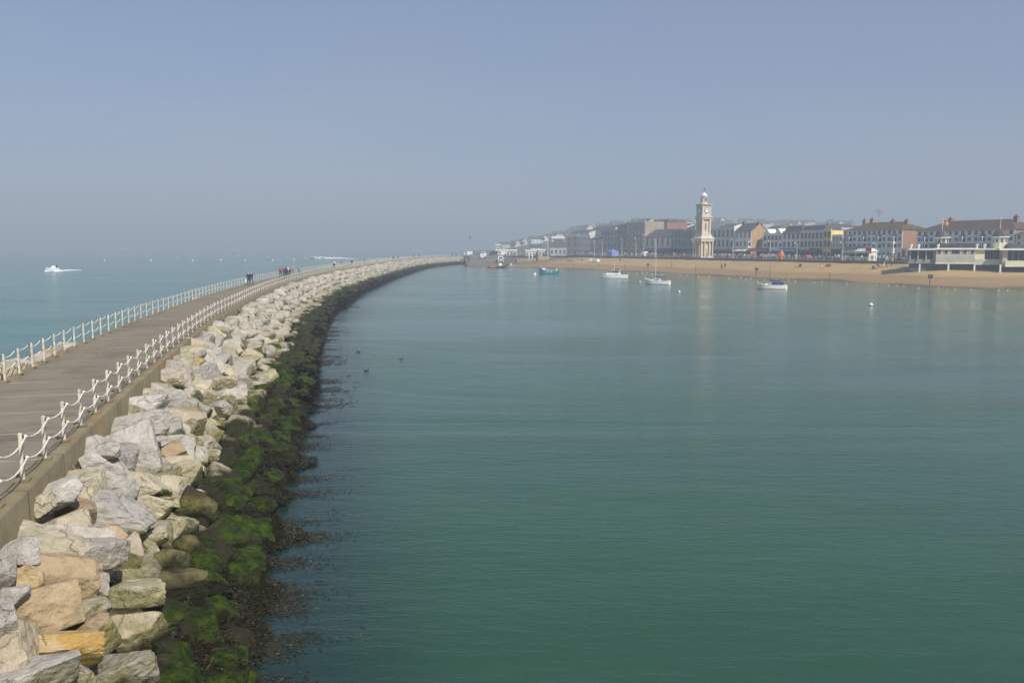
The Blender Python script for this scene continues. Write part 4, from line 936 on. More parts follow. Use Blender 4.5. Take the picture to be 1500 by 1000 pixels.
# on the breakwater walkway (feet pixel, pose, heading)
G='walkers on the breakwater'
for px,py,po,rz,top,leg,hair,lab in [
 (363.5,417.5,'walk2',3.3,'black','navy','grey','left one of the near couple, in black with a white bag'),
 (369.5,417.5,'walk',3.1,'navy','blue','fair','right one of the near couple, navy jacket and blue jeans'),
 (404.5,406.5,'walk',3.4,'red','black','dark','person in a red jacket leading the walking group'),
 (412.5,405.5,'stand',3.2,'blue','navy','dark','person in a pale blue top beside the red jacket'),
 (416.5,404.8,'walk2',3.0,'navy','navy','dark','tall person in navy in the middle of the group'),
 (421,404.5,'walk',3.1,'white','black','dark','person in a white jacket in the walking group'),
 (425.5,404.5,'stand',3.3,'grey','black','grey','person in grey at the right end of the group'),
 (430,403.5,'walk2',3.2,'pink','grey','fair','person in pink between the group and the turquoise coat'),
 (438.5,403.5,'walk',3.0,'turquoise','grey','fair','person in a bright turquoise coat'),
 (475.3,392.6,'walk',3.1,'white','black','dark','person in a white top and black trousers walking alone'),
 (497.6,388.8,'stand',0.2,'black','black','dark','person all in black past the lone white top'),
 (534,387,'stand',1,'red','grey','dark','person in red at the sea side rail'),
 (553.3,384.5,'walk',3,'white','grey','grey','person in a big white coat far along the walkway'),
 (584,382.5,'walk2',3,'black','black','dark','left one of a far pair in black'),
 (587,382.5,'walk',3,'navy','black','dark','right one of a far pair, in navy'),
 (593,381.5,'stand',3,'grey','black','dark','grey person just past the far pair'),
 (597,381.5,'walk',3,'black','brown','dark','black coated person farthest along before the bend'),
 (651,379,'stand',1,'green','black','dark','person in green on the farthest bend'),
 (663,378.4,'walk',1,'navy','black','dark','person in navy near the root of the breakwater')]:
    p=onz(px,py,DZ); 
    c,t_,n_=frame(p.y); off=(Vector((p.x,p.y,0))-c).dot(n_); p2=c+n_*max(-width(p.y)+.4,min(-.5,off))
    person(po,(p2.x,p2.y,DZ+.0),rz,top,leg,hair,lab,G,hi=px<450,s=rp.uniform(.97,1.05))
    if px==363.5:
        b=MB(); b.loft([[(-.03,-.16,.0),(.03,-.16,0),(.03,.16,0),(-.03,.16,0)],[(-.08,-.19,.2),(.08,-.19,.2),(.08,.19,.2),(-.08,.19,.2)],[(-.02,-.15,.36),(.02,-.15,.36),(.02,.15,.36),(-.02,.15,.36)]],white); b.tube([(0,-.12,.34),(0,-.04,.5),(0,.04,.5),(0,.12,.34)],.012,white,5)
        tag(b.build('carrier_bag',None,(p2.x-.27,p2.y-.1,DZ+.38)),'white bag held by the left one of the near couple','bag')
b=MB(); b.box(-1,-.25,.4,1,.25,.46,wood); b.box(-1,.22,.46,1,.28,.9,wood)
for x in (-.8,.8): b.box(x-.05,-.22,0,x+.05,.25,.4,jetty_m)
p=onz(504.5,388,DZ); tag(b.build('bench',None,(p.x-.6,p.y,DZ),rz=1.4),'brown bench by the sea side rail past the person in black','bench')
# beach people
for px,py,po,rz,top,leg,hair,lab in [
 (1057,394,'stand',.4,'black','black','dark','left one of two dark figures standing mid beach'),(1062,393.5,'walk',-.4,'navy','black','dark','right one of two dark figures walking mid beach'),
 (1172,391,'sit',2.2,'black','black','dark','person in black sitting on the sand left of the yellow building'),(1168,391.4,'lie',1.6,'beige','black','dark','person lying beside the one sitting in black'),
 (1205,392,'lie',1.6,'white','pink','fair','person lying on the sand in a white top'),(1214.5,391.3,'sit',2.4,'black','brown','dark','person in black sitting next to the white topped one'),
 (1211,390.8,'sit',2,'pink','brown','fair','person in pink sitting behind the lying one'),(1284,394.5,'sit',2.2,'white','grey','dark','white shirted person sitting below the terrace'),
 (1285.5,392.3,'sit',2.1,'red','black','dark','person in dark red sitting behind the white shirt'),(1279,394,'sit',2.3,'black','black','dark','dark person sitting left of the white shirt'),
 (1299,392,'stand',1,'brown','black','dark','person in brown standing at the foot of the beach steps'),(1305.5,390,'stand',.5,'black','black','dark','person in black by the railing left of the bandstand'),
 (991,380.5,'stand',1,'red','black','dark','person in red on the upper sand left of the tower'),(908,382,'sit',2,'brown','black','dark','person in brown sitting on sand above the cruiser'),
 (915,391.5,'stand',1,'white','brown','dark','person in white by the water right of the cruiser'),(876,383.5,'stand',0,'brown','black','dark','dark figure beside the pale beach tent'),
 (848,381,'sit',2,'white','black','dark','person in white sitting at the end of the mossy wall'),(852,381.4,'sit',1,'red','black','dark','person in red sitting at the end of the mossy wall'),
 (984,391.5,'stand',1,'orange','brown','dark','person in orange near the waterline left of the marker'),(1123,381,'stand',1,'red','black','dark','small figure in red high on the sand')]:
    p=on_beach(px,py); person(po,(p.x,p.y,beach_z(p.x,p.y)+.05),rz,top,leg,hair,lab,'people on the beach')
# crowd on the promenade
tops=['black','navy','white','red','pink','grey','blue','beige','brown','lilac','white','navy','green','turquoise','yellow']; legs=['black','navy','grey','blue','beige','brown']
marks=[(798,'behind the stone jetty'),(830,'right of the white flagpole'),(865,'before the cream seafront house'),(882,'left of the blue tent'),(905,'right of the blue tent'),(945,'before the tall tan block'),(985,'outside the navy fronted hall'),(1018,'left of the clock tower'),(1040,'at the foot of the clock tower'),(1075,'right of the clock tower'),(1100,'under the pale awning'),(1128,'under the purple awning'),(1150,'outside the ornate white house'),(1172,'before the blue shopfront'),(1203,'outside the beige grey house'),(1235,'by the yellow building'),(1310,'before the long white terrace')]
seen=set(); n_=0
for k in range(205):
    px=rp.choice([rp.uniform(792,905),rp.uniform(890,1060),rp.uniform(890,1060),rp.uniform(1060,1150),rp.uniform(1060,1215),rp.uniform(1215,1310)])
    off=rp.uniform(1.0,9.5); p=street(px,off); 
    if (p-Vector((TP.x,TP.y,0))).length<5.2: continue
    tries=0
    mk=next((m for a,m in marks if px<a),marks[-1][1])
    while tries<30:
        tp,lg,pp=rp.choice(tops),rp.choice(legs),rp.choice(['standing','strolling']); lab=f'person {pp} in {tp} top and {lg} trousers {mk}'; tries+=1
        if lab not in seen: break
    if lab in seen: continue
    seen.add(lab); z=PZ if p.y<405 else PZ-.2*(p.y-405)/20
    if p.y>420: z=4.7
    person('stand' if pp=='standing' else rp.choice(['walk','walk2']),(p.x,p.y,z),rp.uniform(0,6.28),tp,lg,rp.choice(['dark','dark','grey','fair']),lab,'crowd on the promenade',s=rp.uniform(.95,1.08)); n_+=1
# ------------------------------------------------------------------ cars
def car(px,off,m,label,rz=0,kind='car',Lx=4.2):
    p=street(px,off); r=empty('parked_car' if kind=='car' else 'parked_van',(p.x,p.y,PZ-.12 if off>11 else PZ),EY+rz,label=label,cat=kind,group='vehicles along the seafront')
    h=1.42 if kind=='car' else 2.2; L=Lx/2; w=.85
    b=MB(); P=[(-L,.35),(-L+.05,.75),(-L+.9,.85),(-L+1.5,h-.05),(L-1.3,h),(L-.35,.92),(L,.8),(L,.35)] if kind=='car' else [(-L,.35),(-L+.05,.9),(-L+.5,1.1),(-L+1.1,h-.05),(L-.1,h),(L,h-.2),(L,.9),(L,.35)]
    b.loft([[(x,-w*(1 if z<.95 else .86),z) for x,z in P],[(x,w*(1 if z<.95 else .86),z) for x,z in P]],m); b.build('body',r)
    g=MB(); x0,x1=(-L+1.15,L-.75) if kind=='car' else (-L+.75,-L+1.9)
    for s in (-1,1): g.loft([[(x0,s*(w*.97),.93),(x1,s*(w*.97),.93),(x1-.45,s*(w*.90),h-.12),(x0+.45,s*(w*.90),h-.12)],[(x0,s*(w*1.0),.93),(x1,s*(w*1.0),.93),(x1-.45,s*(w*.93),h-.12),(x0+.45,s*(w*.93),h-.12)]],glass)
    g.build('window',r)
    for sx in (-1,1):
        for s in (-1,1):
            o=MB(); o.tube([(sx*(L-.8),s*(w-.1),.32),(sx*(L-.8),s*(w+.05),.32)],.32,tyre,12); o=o.build('wheel',r)
    return r
silver=M('silver_paint',(.45,.46,.47),rough=.3,metal=.3); blackp=M('black_paint',(.02,.02,.022),rough=.25)
car(1329,13.5,white,'white car parked left of the bandstand');car(1341,14,blackp,'black car parked right of the white one');car(1313,13,blackp,'dark car left of the white one')
car(1291,14,silver,'silver car outside the brick ended terrace');car(1261,9.5,white,'white van by the beach kiosk','van' and 0,'van',4.8);car(1226,14,silver,'silver estate car by the yellow building');car(1233,14,blackp,'black car below the plain grey house')
car(1208,14,blackp,'black car parked before the yellow building');car(1198,14,M('blue_paint',(.05,.08,.25),rough=.3),'blue car left of the yellow building');car(1178,14,red,'red car outside the beige grey house')
car(1050,14,blackp,'black car just right of the clock tower');car(1058,14,silver,'silver car second from the clock tower');car(1066,14,blackp,'black car third from the clock tower',0)
car(941,13,white,'white van before the tall tan block',0,'van',4.8)
# kiosk with red sign, beach steps, tents
def box_thing(name,px,off,w,d,h,m,label,cat,roofm=None,z=PZ):
    p=street(px,off); r=empty(name,(p.x,p.y,z),EY,label=label,cat=cat); b=MB(); b.bev(-w/2,-d/2,0,w/2,d/2,h,m,.08); b.build('wall',r)
    b=MB(); b.loft([[(-w/2-.3,-d/2-.3,h),(w/2+.3,-d/2-.3,h),(w/2+.3,d/2+.3,h),(-w/2-.3,d/2+.3,h)],[(-w/2+.6,-d/2+.6,h+.8),(w/2-.6,-d/2+.6,h+.8),(w/2-.6,d/2-.6,h+.8),(-w/2+.6,d/2-.6,h+.8)]],roofm or slate); b.build('roof',r)
    b=MB(); b.box(-w/2+.5,-d/2-.04,1.0,w/2-.5,-d/2,2.1,glass); b.build('window',r); return r
box_thing('shelter',1254,8,9,4,3.2,greyrender,'grey hipped roof beach shelter before the long white terrace','shelter')
r=box_thing('kiosk',1266,6,5.2,3,2.6,offwhite,'small cream kiosk with a red sign','kiosk',offwhite)
b=MB(); b.box(1.6,-1.9,2.0,3.6,-1.7,3.6,red); b.box(1.7,-1.93,2.3,3.5,-1.9,2.6,white); b.build('sign',r)
p=street(897,1.0)
r=empty('tent',(p.x,p.y,PZ),EY,label='square blue market tent on the promenade',cat='tent'); b=MB(); bl_=M('periwinkle_canvas',(.22,.27,.62),var=.08); b.box(-2,-1.6,0,2,1.6,2.1,bl_); b.build('side',r); b=MB(); b.loft([[(-2.1,-1.7,2.1),(2.1,-1.7,2.1),(2.1,1.7,2.1),(-2.1,1.7,2.1)],[(-.1,-.1,2.9),(.1,-.1,2.9),(.1,.1,2.9),(-.1,.1,2.9)]],bl_); b.build('top',r)
p=street(1181.5,.9); r=empty('yellow_tent',(p.x,p.y,PZ),EY)
bpy.data.objects.remove(r)
p=street(1143,1.6); b=MB(); b.lathe([(.5,0),(.5,.9),(.75,1.0),(.8,1.9),(.35,2.3),(.1,3.0)],orange,10); tag(b.build('inflatable_figure',None,(p.x,p.y,PZ)),'bright orange cone shaped stand on the promenade before the blue shopfront','stand')
for px_,py_,w_,lab in ((872,383.5,3.0,'cream beach tent among sitters on the sand'),(864,382.8,1.8,'small white windbreak left of the cream beach tent')):
    p=on_beach(px_,py_); b=MB(); b.loft([[(-w_,-.9,0),(w_,-.9,0),(w_,.9,0),(-w_,.9,0)],[(-w_*.8,-.1,1.2),(w_*.8,-.1,1.2),(w_*.8,.1,1.2),(-w_*.8,.1,1.2)]],offwhite); tag(b.build('beach_tent',None,(p.x,p.y,beach_z(p.x,p.y)),rz=EY),lab,'beach tent')
for k,(px_,py_,m_,lab) in enumerate([(836,382.6,brown_:=CL['brown'],'brown upturned rowing boat near the mossy wall'),(843,382.8,CL['grey'],'grey upturned rowing boat near the sitters')]):
    p=on_beach(px_,py_); b=MB(); rings=[]
    for i in range(9):
        x=-1+i/4; w_=max(.05,1-x*x)**.6; rings.append([(x*2.2,.7*w_*math.cos(q*math.pi/6),.55*w_*math.sin(q*math.pi/6)) for q in range(7)])
    b.loft(rings,m_); tag(b.build('upturned_boat',None,(p.x,p.y,beach_z(p.x,p.y)+.02),rz=.3),lab,'boat')
# lamp posts / flag poles on the promenade
def lamp(px,off,h,label,banner=False):
    p=street(px,off); z=PZ if p.y<405 else 4.7; r=empty('street_lamp',(p.x,p.y,z),EY,label=label,cat='street lamp',group='lamp posts along the promenade')
    b=MB(); b.tube([(0,0,0),(0,0,h*.25)],.13,offwhite,8); b.tube([(0,0,h*.25),(0,0,h)],.09,offwhite,6,.05); b.build('pole',r)
    b=MB(); b.tube([(-.05,0,h-.1),(-.5,0,h+.25),(-.95,0,h+.2)],.04,offwhite,5); b.build('arm',r)
    b=MB(); b.ball((-1.0,0,h+.05),.26,white,.7); b.build('lamp_head',r)
for px,top_,lab in ((870.5,353,'lamp post before the peach and cream houses'),(881.5,352,'lamp post left of the blue tent'),(910,351,'lamp post right of the blue tent'),(930.5,349,'left lamp post before the tan block'),(942,344,'tall lamp post at the right edge of the tan block'),(958.5,351,'lamp post before the navy fronted hall'),(1013.5,352,'lamp post just left of the clock tower'),(1072,352,'lamp post at the beige block corner'),(1126,353,'lamp post by the purple awning'),(1165,356,'lamp post by the blue shopfront'),(1280,357,'lamp post before the long white terrace'),(1232,356,'lamp post by the plain grey house')):
    p=street(px,3.5); lamp(px,3.5,zat(top_,p.y)-PZ,lab)
# distant white tents / shelters and jetty on the left
def at(px,Y): return (px-750)/F*Y*1.006
def simple_building(name,px0,px1,Y,ytop,ybase,m,label,rf=None,cat='building',d=5,wins=3,wk='d',pitched=False):
    x0,x1=at(px0,Y),at(px1,Y); zb,zt=zat(ybase,Y),zat(ytop,Y); r=empty(name,((x0+x1)/2,Y,zb),0,label=label,cat=cat); w_=(x1-x0)/2; H_=zt-zb
    b=MB(); b.box(-w_,0,-3,w_,d,H_*(.62 if pitched else .82),m); b.build('wall',r)
    b=MB(); h0=H_*(.62 if pitched else .82)
    if pitched: b.loft([[(x,-.3,h0),(x,d+.3,h0),(x,d/2,H_)] for x in (-w_-.2,w_+.2)],rf or slate)
    else: b.box(-w_-.4,-.5,h0,w_+.4,d+.4,H_,rf or m)
    b.build('roof',r)
    for k in range(wins): put_win(r,wk,-w_+2*w_*(k+.5)/wins,0,h0*.3,min(1.2,w_/wins*1.2),h0*.4)
    return r
simple_building('shelter_building',727,757,452,365.5,375.5,offwhite,'long low white shelter at the head of the slipway',rf=white,wins=6)
simple_building('shelter_building',770,788,440,366,376,white,'white flat roofed cafe right of the slipway',rf=white,wins=4)
simple_building('shelter_building',789,801,436,365,376,offwhite,'second white flat roofed hut by the flagpole',rf=white,wins=3)
simple_building('grey_shed',805,829,432,354,375,bluegrey,'blue grey pitched shed left of the peach hotel',pitched=True,wins=4)
simple_building('house',777,792,520,357,372,offwhite,'pale two storey house behind the white cafe',pitched=True,wins=3)
simple_building('house',808,825,560,346,366,cream,'cream house above the blue grey shed',pitched=False,rf=white,wins=3)
simple_building('house',811,824,500,350,366,pinkr,'peach house behind the blue grey shed',pitched=True,rf=redtile,wins=3)
simple_building('tower_hut',727,733,480,357.5,372,greyrender,'small grey lookout hut behind the low shelter',wins=1)
# jetty
J=empty('stone_jetty',(0,0,0),label='mossy stone jetty with a square end block beside the slipway',cat='jetty')
Yj=398; b=MB(); b.box(at(757,Yj),Yj,-1,at(788,Yj),Yj+12,zat(379.5,Yj),jetty_m); b.box(at(757,Yj)-.4,Yj-.5,-1,at(788,Yj),Yj,zat(385.5,Yj),jetty_m); b.build('wall',J)
b=MB(); b.box(at(787.5,Yj),Yj-1.2,-1,at(804,Yj),Yj+12,zat(375.8,Yj),M('tan_jetty_concrete',(.40,.33,.22),var=.25,scale=.6)); b.build('end_block',J)
b=MB(); b.box(at(804.2,Yj),Yj+4,-1,at(840,Yj),Yj+5.2,zat(377.2,Yj),jetty_m); b.box(at(804.2,Yj)+.5,Yj+2.6,-1,at(834,Yj),Yj+4,zat(380.5,Yj),jetty_m); b.build('wall',J)
b=MB(); x=at(802.3,Yj); b.tube([(x,Yj+1,zat(376,Yj)),(x,Yj+1,zat(346,Yj))],.13,white,6,.07); b.ball((x,Yj+1,zat(345.6,Yj)),.16,white); tag(b.build('flagpole'),'tall bare white flagpole standing on the jetty block','flagpole')
b=MB(); x=at(777.5,Yj); b.box(x-.9,Yj+3,zat(379.5,Yj),x-.6,Yj+3.3,zat(370,Yj),white); b.box(x+.6,Yj+3,zat(379.5,Yj),x+.9,Yj+3.3,zat(370,Yj),white); b.box(x-1.1,Yj+2.9,zat(371,Yj),x+1.1,Yj+3.4,zat(369.5,Yj),white); tag(b.build('white_gate_frame'),'white square frame standing on the mossy jetty','frame')
# slipway
V=[(at(684,386),384,-.7),(at(762,386),384,-.7),(at(766,446),446,4.6),(at(690,446),446,4.6),(at(688,410),410,1.9),(at(761,410),410,1.9)]
o=np_mesh('slipway',np.array(V),np.array([(0,1,5,4),(4,5,2,3)]),slip); o.data.transform(Matrix.Translation((0,0,.15))); tag(o,kind='structure')
# beacon mast
Yb=470; x=at(689.5,Yb); r=empty('beacon_mast',(x,Yb,4),label='slim grey lattice mast at the root of the breakwater',cat='mast'); b=MB()
h=zat(347.5,Yb)-4
for sx,sy in((-1,-1),(1,-1),(1,1),(-1,1)): b.tube([(sx*.35,sy*.35,0),(sx*.2,sy*.2,h-.6)],.06,bluegrey,4)
for k in range(9): z=k*h/9.5; s_=.35-.15*k/9; b.tube([(-s_,-s_,z),(s_,-s_,z+h/9.5)],.04,bluegrey,4); b.tube([(s_,s_,z),(-s_,s_,z+h/9.5)],.04,bluegrey,4)
b.build('mast',r); b=MB(); b.lathe([(.4,h-.6),(.4,h),(.15,h+.3)],darkm,8); b.build('lantern',r)
# vans, people and stalls on the root of the breakwater
for i,(px,Y,col,lab) in enumerate([(663,462,'black','dark figure on the root beyond the far boulders'),(669,464,'navy','navy figure on the breakwater root'),(678,466,'pink','pink topped figure on the breakwater root'),(684,462,'white','white topped figure by the beacon mast'),(694,455,'red','red topped figure right of the beacon mast'),(699,452,'pink','pink topped figure at the slipway head'),(703,450,'red','red coated figure at the slipway head'),(706,447,'orange','orange topped figure above the tractor'),(748,444,'red','red topped figure by the low white shelter'),(752,443,'pink','pink topped figure by the low white shelter'),(762,441,'white','white topped figure left of the white cafe'),(767,440,'blue','blue topped figure left of the white cafe'),(741,445,'white','white topped figure before the low white shelter')]):
    person(['stand','walk'][i%2],(at(px,Y),Y,4.0 if px<690 else 4.6),i,col,'black','dark',lab,'people at the slipway head',s=1.1)
for px,Y,m,lab,rz in ((686.5,455,white,'white van by the beacon mast',0),(723,449,blackp,'dark van at the slipway head',0.1),(735.5,449,white,'white van before the low shelter',0),(716,450,silver,'grey car at the slipway head',.2)):
    r=car(1000,0,m,lab,0,'van' if 'van' in lab else 'car',4.6); r.location=(at(px,Y),Y,4.62); r.rotation_euler=(0,0,rz)
# ------------------------------------------------------------------ boats
def hull(L,Bm,D,m,bottom,sheer=.25,transom=.75,draft=.35,n=13,rake=.25,boot=None):
    """bow towards +x, waterline at z=0"""
    b=MB(); rings=[]
    for i in range(n):
        f=i/(n-1); x=-L/2+L*f; w_=(transom+(1-transom)*math.sin(min(1,f/.45)*math.pi/2)) if f<.45 else max(.012,math.cos(((f-.45)/.55)**1.7*math.pi/2))
        hw=Bm/2*w_; zs=D*(1+sheer*(f-.3)**2*2.2+ (sheer*.6 if f>.8 else 0)*(f-.8)*5); dk=-draft*(1-f**3)
        xr=x+rake*L*.1*f**4
        rings.append([(x-.02*L*0,0,dk),(x,hw*.55,dk*.8),(x+ (xr-x)*.3,hw*.88,-.02),(x+(xr-x)*.4,hw*.93,.10),(xr,hw,zs),(xr,-hw,zs),(x+(xr-x)*.4,-hw*.93,.10),(x+(xr-x)*.3,-hw*.88,-.02),(x,-hw*.55,dk*.8)])
    k=len(rings[0]); vs=[p for r in rings for p in r]
    for i in range(n-1):
        for j in range(k):
            a=i*k+j; c=i*k+(j+1)%k; mm=bottom if j in(0,1,7,8) else (boot or bottom if j in (2,6) else m)
            if j==4: mm=offwhite
            b.add([vs[a],vs[c],vs[c+k],vs[a+k]],[(0,1,2,3)],mm)
    b.add(rings[0],[tuple(range(k))[::-1]],m); b.add(rings[-1],[tuple(range(k))],m)
    return b,rings
def boat(name,px,py,L,rz,label,cat):
    p=onz(px,py,0); return empty(name,(p.x,p.y,.0),rz,label=label,cat=cat)
# white motor cruiser
r=boat('motor_cruiser',900,407.6,7.8,math.radians(168),'white motor cruiser with a raised wheelhouse moored by the beach','motor boat')
b,_=hull(7.6,2.5,1.0,white,darkm,boot=darkm); b.build('hull',r,smooth=False)
b=MB(); b.loft([[(2.6,-.5,1.0),(2.6,.5,1.0),(-.2,1.0,1.0),(-.2,-1.0,1.0)],[(2.2,-.45,1.5),(2.2,.45,1.5),(-.2,.9,1.6),(-.2,-.9,1.6)]],white); b.loft([[(1.0,-.8,1.5),(1.0,.8,1.5),(-1.7,.85,1.0),(-1.7,-.85,1.0)],[(.6,-.7,2.2),(.6,.7,2.2),(-1.4,.7,2.2),(-1.4,-.7,2.2)]],white); c=b.build('cabin',r)
b=MB(); 
for s in(-1,1): b.loft([[(.8,s*.80,1.62),(-1.3,s*.86,1.62),(-1.2,s*.80,2.05),(.6,s*.76,2.05)],[(.8,s*.83,1.62),(-1.3,s*.89,1.62),(-1.2,s*.83,2.05),(.6,s*.79,2.05)]],glass)
b.box(.75,-.6,1.65,.86,.6,2.1,glass); b.build('window',c)
b=MB(); b.box(-1.8,-.95,2.2,.9,.95,2.28,offwhite); b.box(-1.2,-.5,2.28,-.2,.5,2.6,darkm); b.build('cabin_roof',c)
b=MB(); b.tube([(0,0,2.3),(0,0,4.6)],.05,white,6); b.tube([(-.3,0,3.9),(.3,0,3.9)],.03,white,4); b.build('mast',r)
b=MB(); pts=[(3.9,0,1.9),(3.0,-.75,1.75),(1.5,-1.1,1.65),(0,-1.2,1.6)]; b.tube(pts,.03,silver,5); b.tube([(x,-y,z) for x,y,z in pts],.03,silver,5)
for x,y,z in pts: b.tube([(x,y,z),(x,y,z-.65)],.025,silver,4); b.tube([(x,-y,z),(x,-y,z-.65)],.025,silver,4)
b.build('guard_rail',r)
# sailing yacht with blue sail cover
def yacht(px,py,L,rz,label,cover,coverc,mast_h,mastm,hullm=white,dodger=None,outboard=True,stripe=None):
    r=boat('sailing_yacht',px,py,L,rz,label,'sailing boat')
    b,_=hull(L,L*.36,.85,hullm,darkm if not dodger else red,sheer=.4,transom=.7,boot=darkm if not dodger else red); b.build('hull',r)
    b=MB(); b.loft([[(L*.28,-.25,.85),(L*.28,.25,.85),(-L*.12,.62,.85),(-L*.12,-.62,.85)],[(L*.2,-.2,1.15),(L*.2,.2,1.15),(-L*.12,.52,1.3),(-L*.12,-.52,1.3)]],white); c=b.build('cabin',r)
    b=MB(); 
    for s in(-1,1): b.loft([[(L*.14,s*.42,.98),(-L*.08,s*.62,.98),(-L*.08,s*.60,1.16),(L*.12,s*.42,1.10)],[(L*.14,s*.46,.98),(-L*.08,s*.66,.98),(-L*.08,s*.64,1.16),(L*.12,s*.46,1.10)]],glass)
    b.build('window',c)
    b=MB(); b.box(-L*.42,-.5,.86,-L*.14,.5,.95,wood); b.build('cockpit',r)
    b=MB(); b.tube([(L*.08,0,1.0),(L*.08,0,mast_h)],.06,mastm,6,.035); b.build('mast',r)
    b=MB(); b.tube([(L*.08,0,1.9),(-L*.16,0,1.62),(-L*.36,0,1.9)],.15,coverc,8,.08); b.build('sail_cover',r)
    b=MB(); b.tube([(L*.5,0,1.2),(L*.08,0,mast_h-.2)],.012,silver,3); b.tube([(-L*.49,0,1.0),(L*.08,0,mast_h-.1)],.012,silver,3); b.build('rigging',r)
    b=MB(); b.tube([(L*.46,-.35,.95),(L*.50,-.25,1.6),(L*.56,0,1.65),(L*.50,.25,1.6),(L*.46,.35,.95)],.03,white,5); b.build('bow_rail',r)
    b=MB(); b.box(-L/2-.28,-.04,-.3,-L/2-.02,.04,.9,hullm); b.build('rudder',r)
    if dodger: 
        b=MB(); b.loft([[(x,-.7*k_,.9),(x,-.6*k_,1.45),(x,.6*k_,1.45),(x,.7*k_,.9)] for x,k_ in ((-L*.02,.8),(-L*.15,1),(-L*.42,1))],dodger); b.build('canopy',r)
    else:
        b=MB(); b.tube([(-L*.3,-.6,.9),(-L*.32,-.5,1.6),(-L*.32,.5,1.6),(-L*.3,.6,.9)],.05,red,6); b.box(-L*.36,-.25,1.0,-L*.3,.25,1.5,red); b.build('stern_frame',r)
    return r
yacht(963,416.3,5.9,math.radians(155),'white yacht with a blue sail cover and tall pale mast',True,tarp,zat(350,196),offwhite)
yacht(1130,423.3,5.8,math.radians(160),'pale yacht with a navy canopy and thin brown mast',True,navy,zat(368,175),M('varnished_mast',(.28,.14,.08)),hullm=lightgrey,dodger=navy)
# blue fishing boat
r=boat('fishing_boat',803.5,401.3,6,math.radians(172),'turquoise open fishing boat with a raised bow','fishing boat')
b,_=hull(6.2,2.2,1.05,teal,teal,sheer=.9,transom=.75,boot=darkm); b.build('hull',r)
b=MB(); b.box(1.0,-.5,1.0,1.9,.5,1.9,white); b.box(1.0,-.45,1.45,.96,.45,1.8,glass); b.build('cuddy',r)
b=MB(); b.box(-2.9,-.3,1.0,-2.5,.3,1.6,lightgrey); b.box(-3.35,-.12,.1,-3.1,.12,1.3,darkm); b.build('outboard_motor',r)
b=MB(); 
for k,x in enumerate((-1.9,-1.2,-.5,.1)): b.box(x,.9,.55,x+.35,1.13,.85,white if k%2 else darkm)
b.build('hull_lettering_patch',r)
# rescue rib on the slip edge
r=boat('inflatable_rescue_boat',729,392.4,9,math.radians(4),'dark inflatable rescue boat nosing onto the slipway','inflatable boat')
b=MB()
for s in(-1,1): b.tube([(-4.4,s*1.0,.45),(0,s*1.15,.5),(2.6,s*1.0,.75),(4.0,s*.45,1.2),(4.5,0,1.5)],.38,rubber,8,.28)
b.box(-3.6,-1.45,.35,-.6,-1.36,.75,orange); b.box(-3.2,-1.0,.75,-.8,1.0,.95,red); b.build('tube',r); b=MB(); b.loft([[(-4,-.9,-.2),(-4,.9,-.2),(-4,.9,.5),(-4,-.9,.5)],[(2.5,-.7,-.1),(2.5,.7,-.1),(2.5,.8,.6),(2.5,-.8,.6)],[(4.2,-.05,.6),(4.2,.05,.6),(4.2,.05,1.2),(4.2,-.05,1.2)]],darkm); b.build('hull',r)
b=MB(); b.loft([[(.6,-.6,.6),(2.2,-.5,.6),(2.2,.5,.6),(.6,.6,.6)],[(.5,-.6,2.0),(1.6,-.5,2.2),(1.6,.5,2.2),(.5,.6,2.0)]],white); b.build('console',r)
p=r.location
for dx,col,lab in((-2.2,'orange','crew member in orange at the stern of the rescue boat'),(-1.3,'orange','crew member in orange in the middle of the rescue boat'),(-.4,'red','crew member in red beside the rescue boat console'),(-2.9,'white','crew member in a white helmet standing aft in the rescue boat')):
    person('stand',(p.x+dx,p.y+.1*dx,.45),1.5,col,'orange' if col!='white' else 'black','dark',lab,'rescue boat crew')
# tractor with large wheels and white boat on the slip, dinghy
Yt=404; r=empty('launch_tractor',(at(733,Yt),Yt,1.65),.2,label='white cabbed launching tractor behind the rescue boat',cat='tractor')
b=MB(); b.loft([[(-1.5,-1,.8),(1.4,-1,.8),(1.4,1,.8),(-1.5,1,.8)],[(-1.5,-1,1.6),(1.4,-1,1.6),(1.4,1,1.6),(-1.5,1,1.6)],[(-.9,-.8,3.1),(.9,-.8,3.1),(.9,.8,3.1),(-.9,.8,3.1)]],white); b.box(-.8,-1.0,1.7,.8,-.85,2.7,glass); b.build('cab',r)
for sx in(-1.1,1.3):
    for s in(-1,1): o=MB(); o.tube([(sx,s*1.0,.8),(sx,s*1.4,.8)],.8,tyre,14); o.tube([(sx,s*1.4,.8),(sx,s*1.43,.8)],.35,white,10); o.build('wheel',r)
Yt=428; r=empty('boat_on_trailer',(at(708.5,Yt),Yt,3.2),math.radians(80),label='white cabin boat on a wheeled trailer up the slipway',cat='boat')
b,_=hull(5,3.0,1.5,white,offwhite,draft=.6); b.v=[(x,y,z+1.0) for x,y,z in b.v]; b.build('hull',r); b=MB(); b.loft([[(-1.2,-.9,2.5),(1,-.7,2.5),(1,.7,2.5),(-1.2,.9,2.5)],[(-1,-.8,3.4),(.6,-.6,3.4),(.6,.6,3.4),(-1,.8,3.4)]],white); b.box(-1.25,-.7,2.7,-1.15,.7,3.2,glass); b.build('cabin',r)
for s in(-1,1): o=MB(); o.tube([(-1,s*1.1,.45),(-1,s*1.4,.45)],.55,tyre,12); o.build('wheel',r)
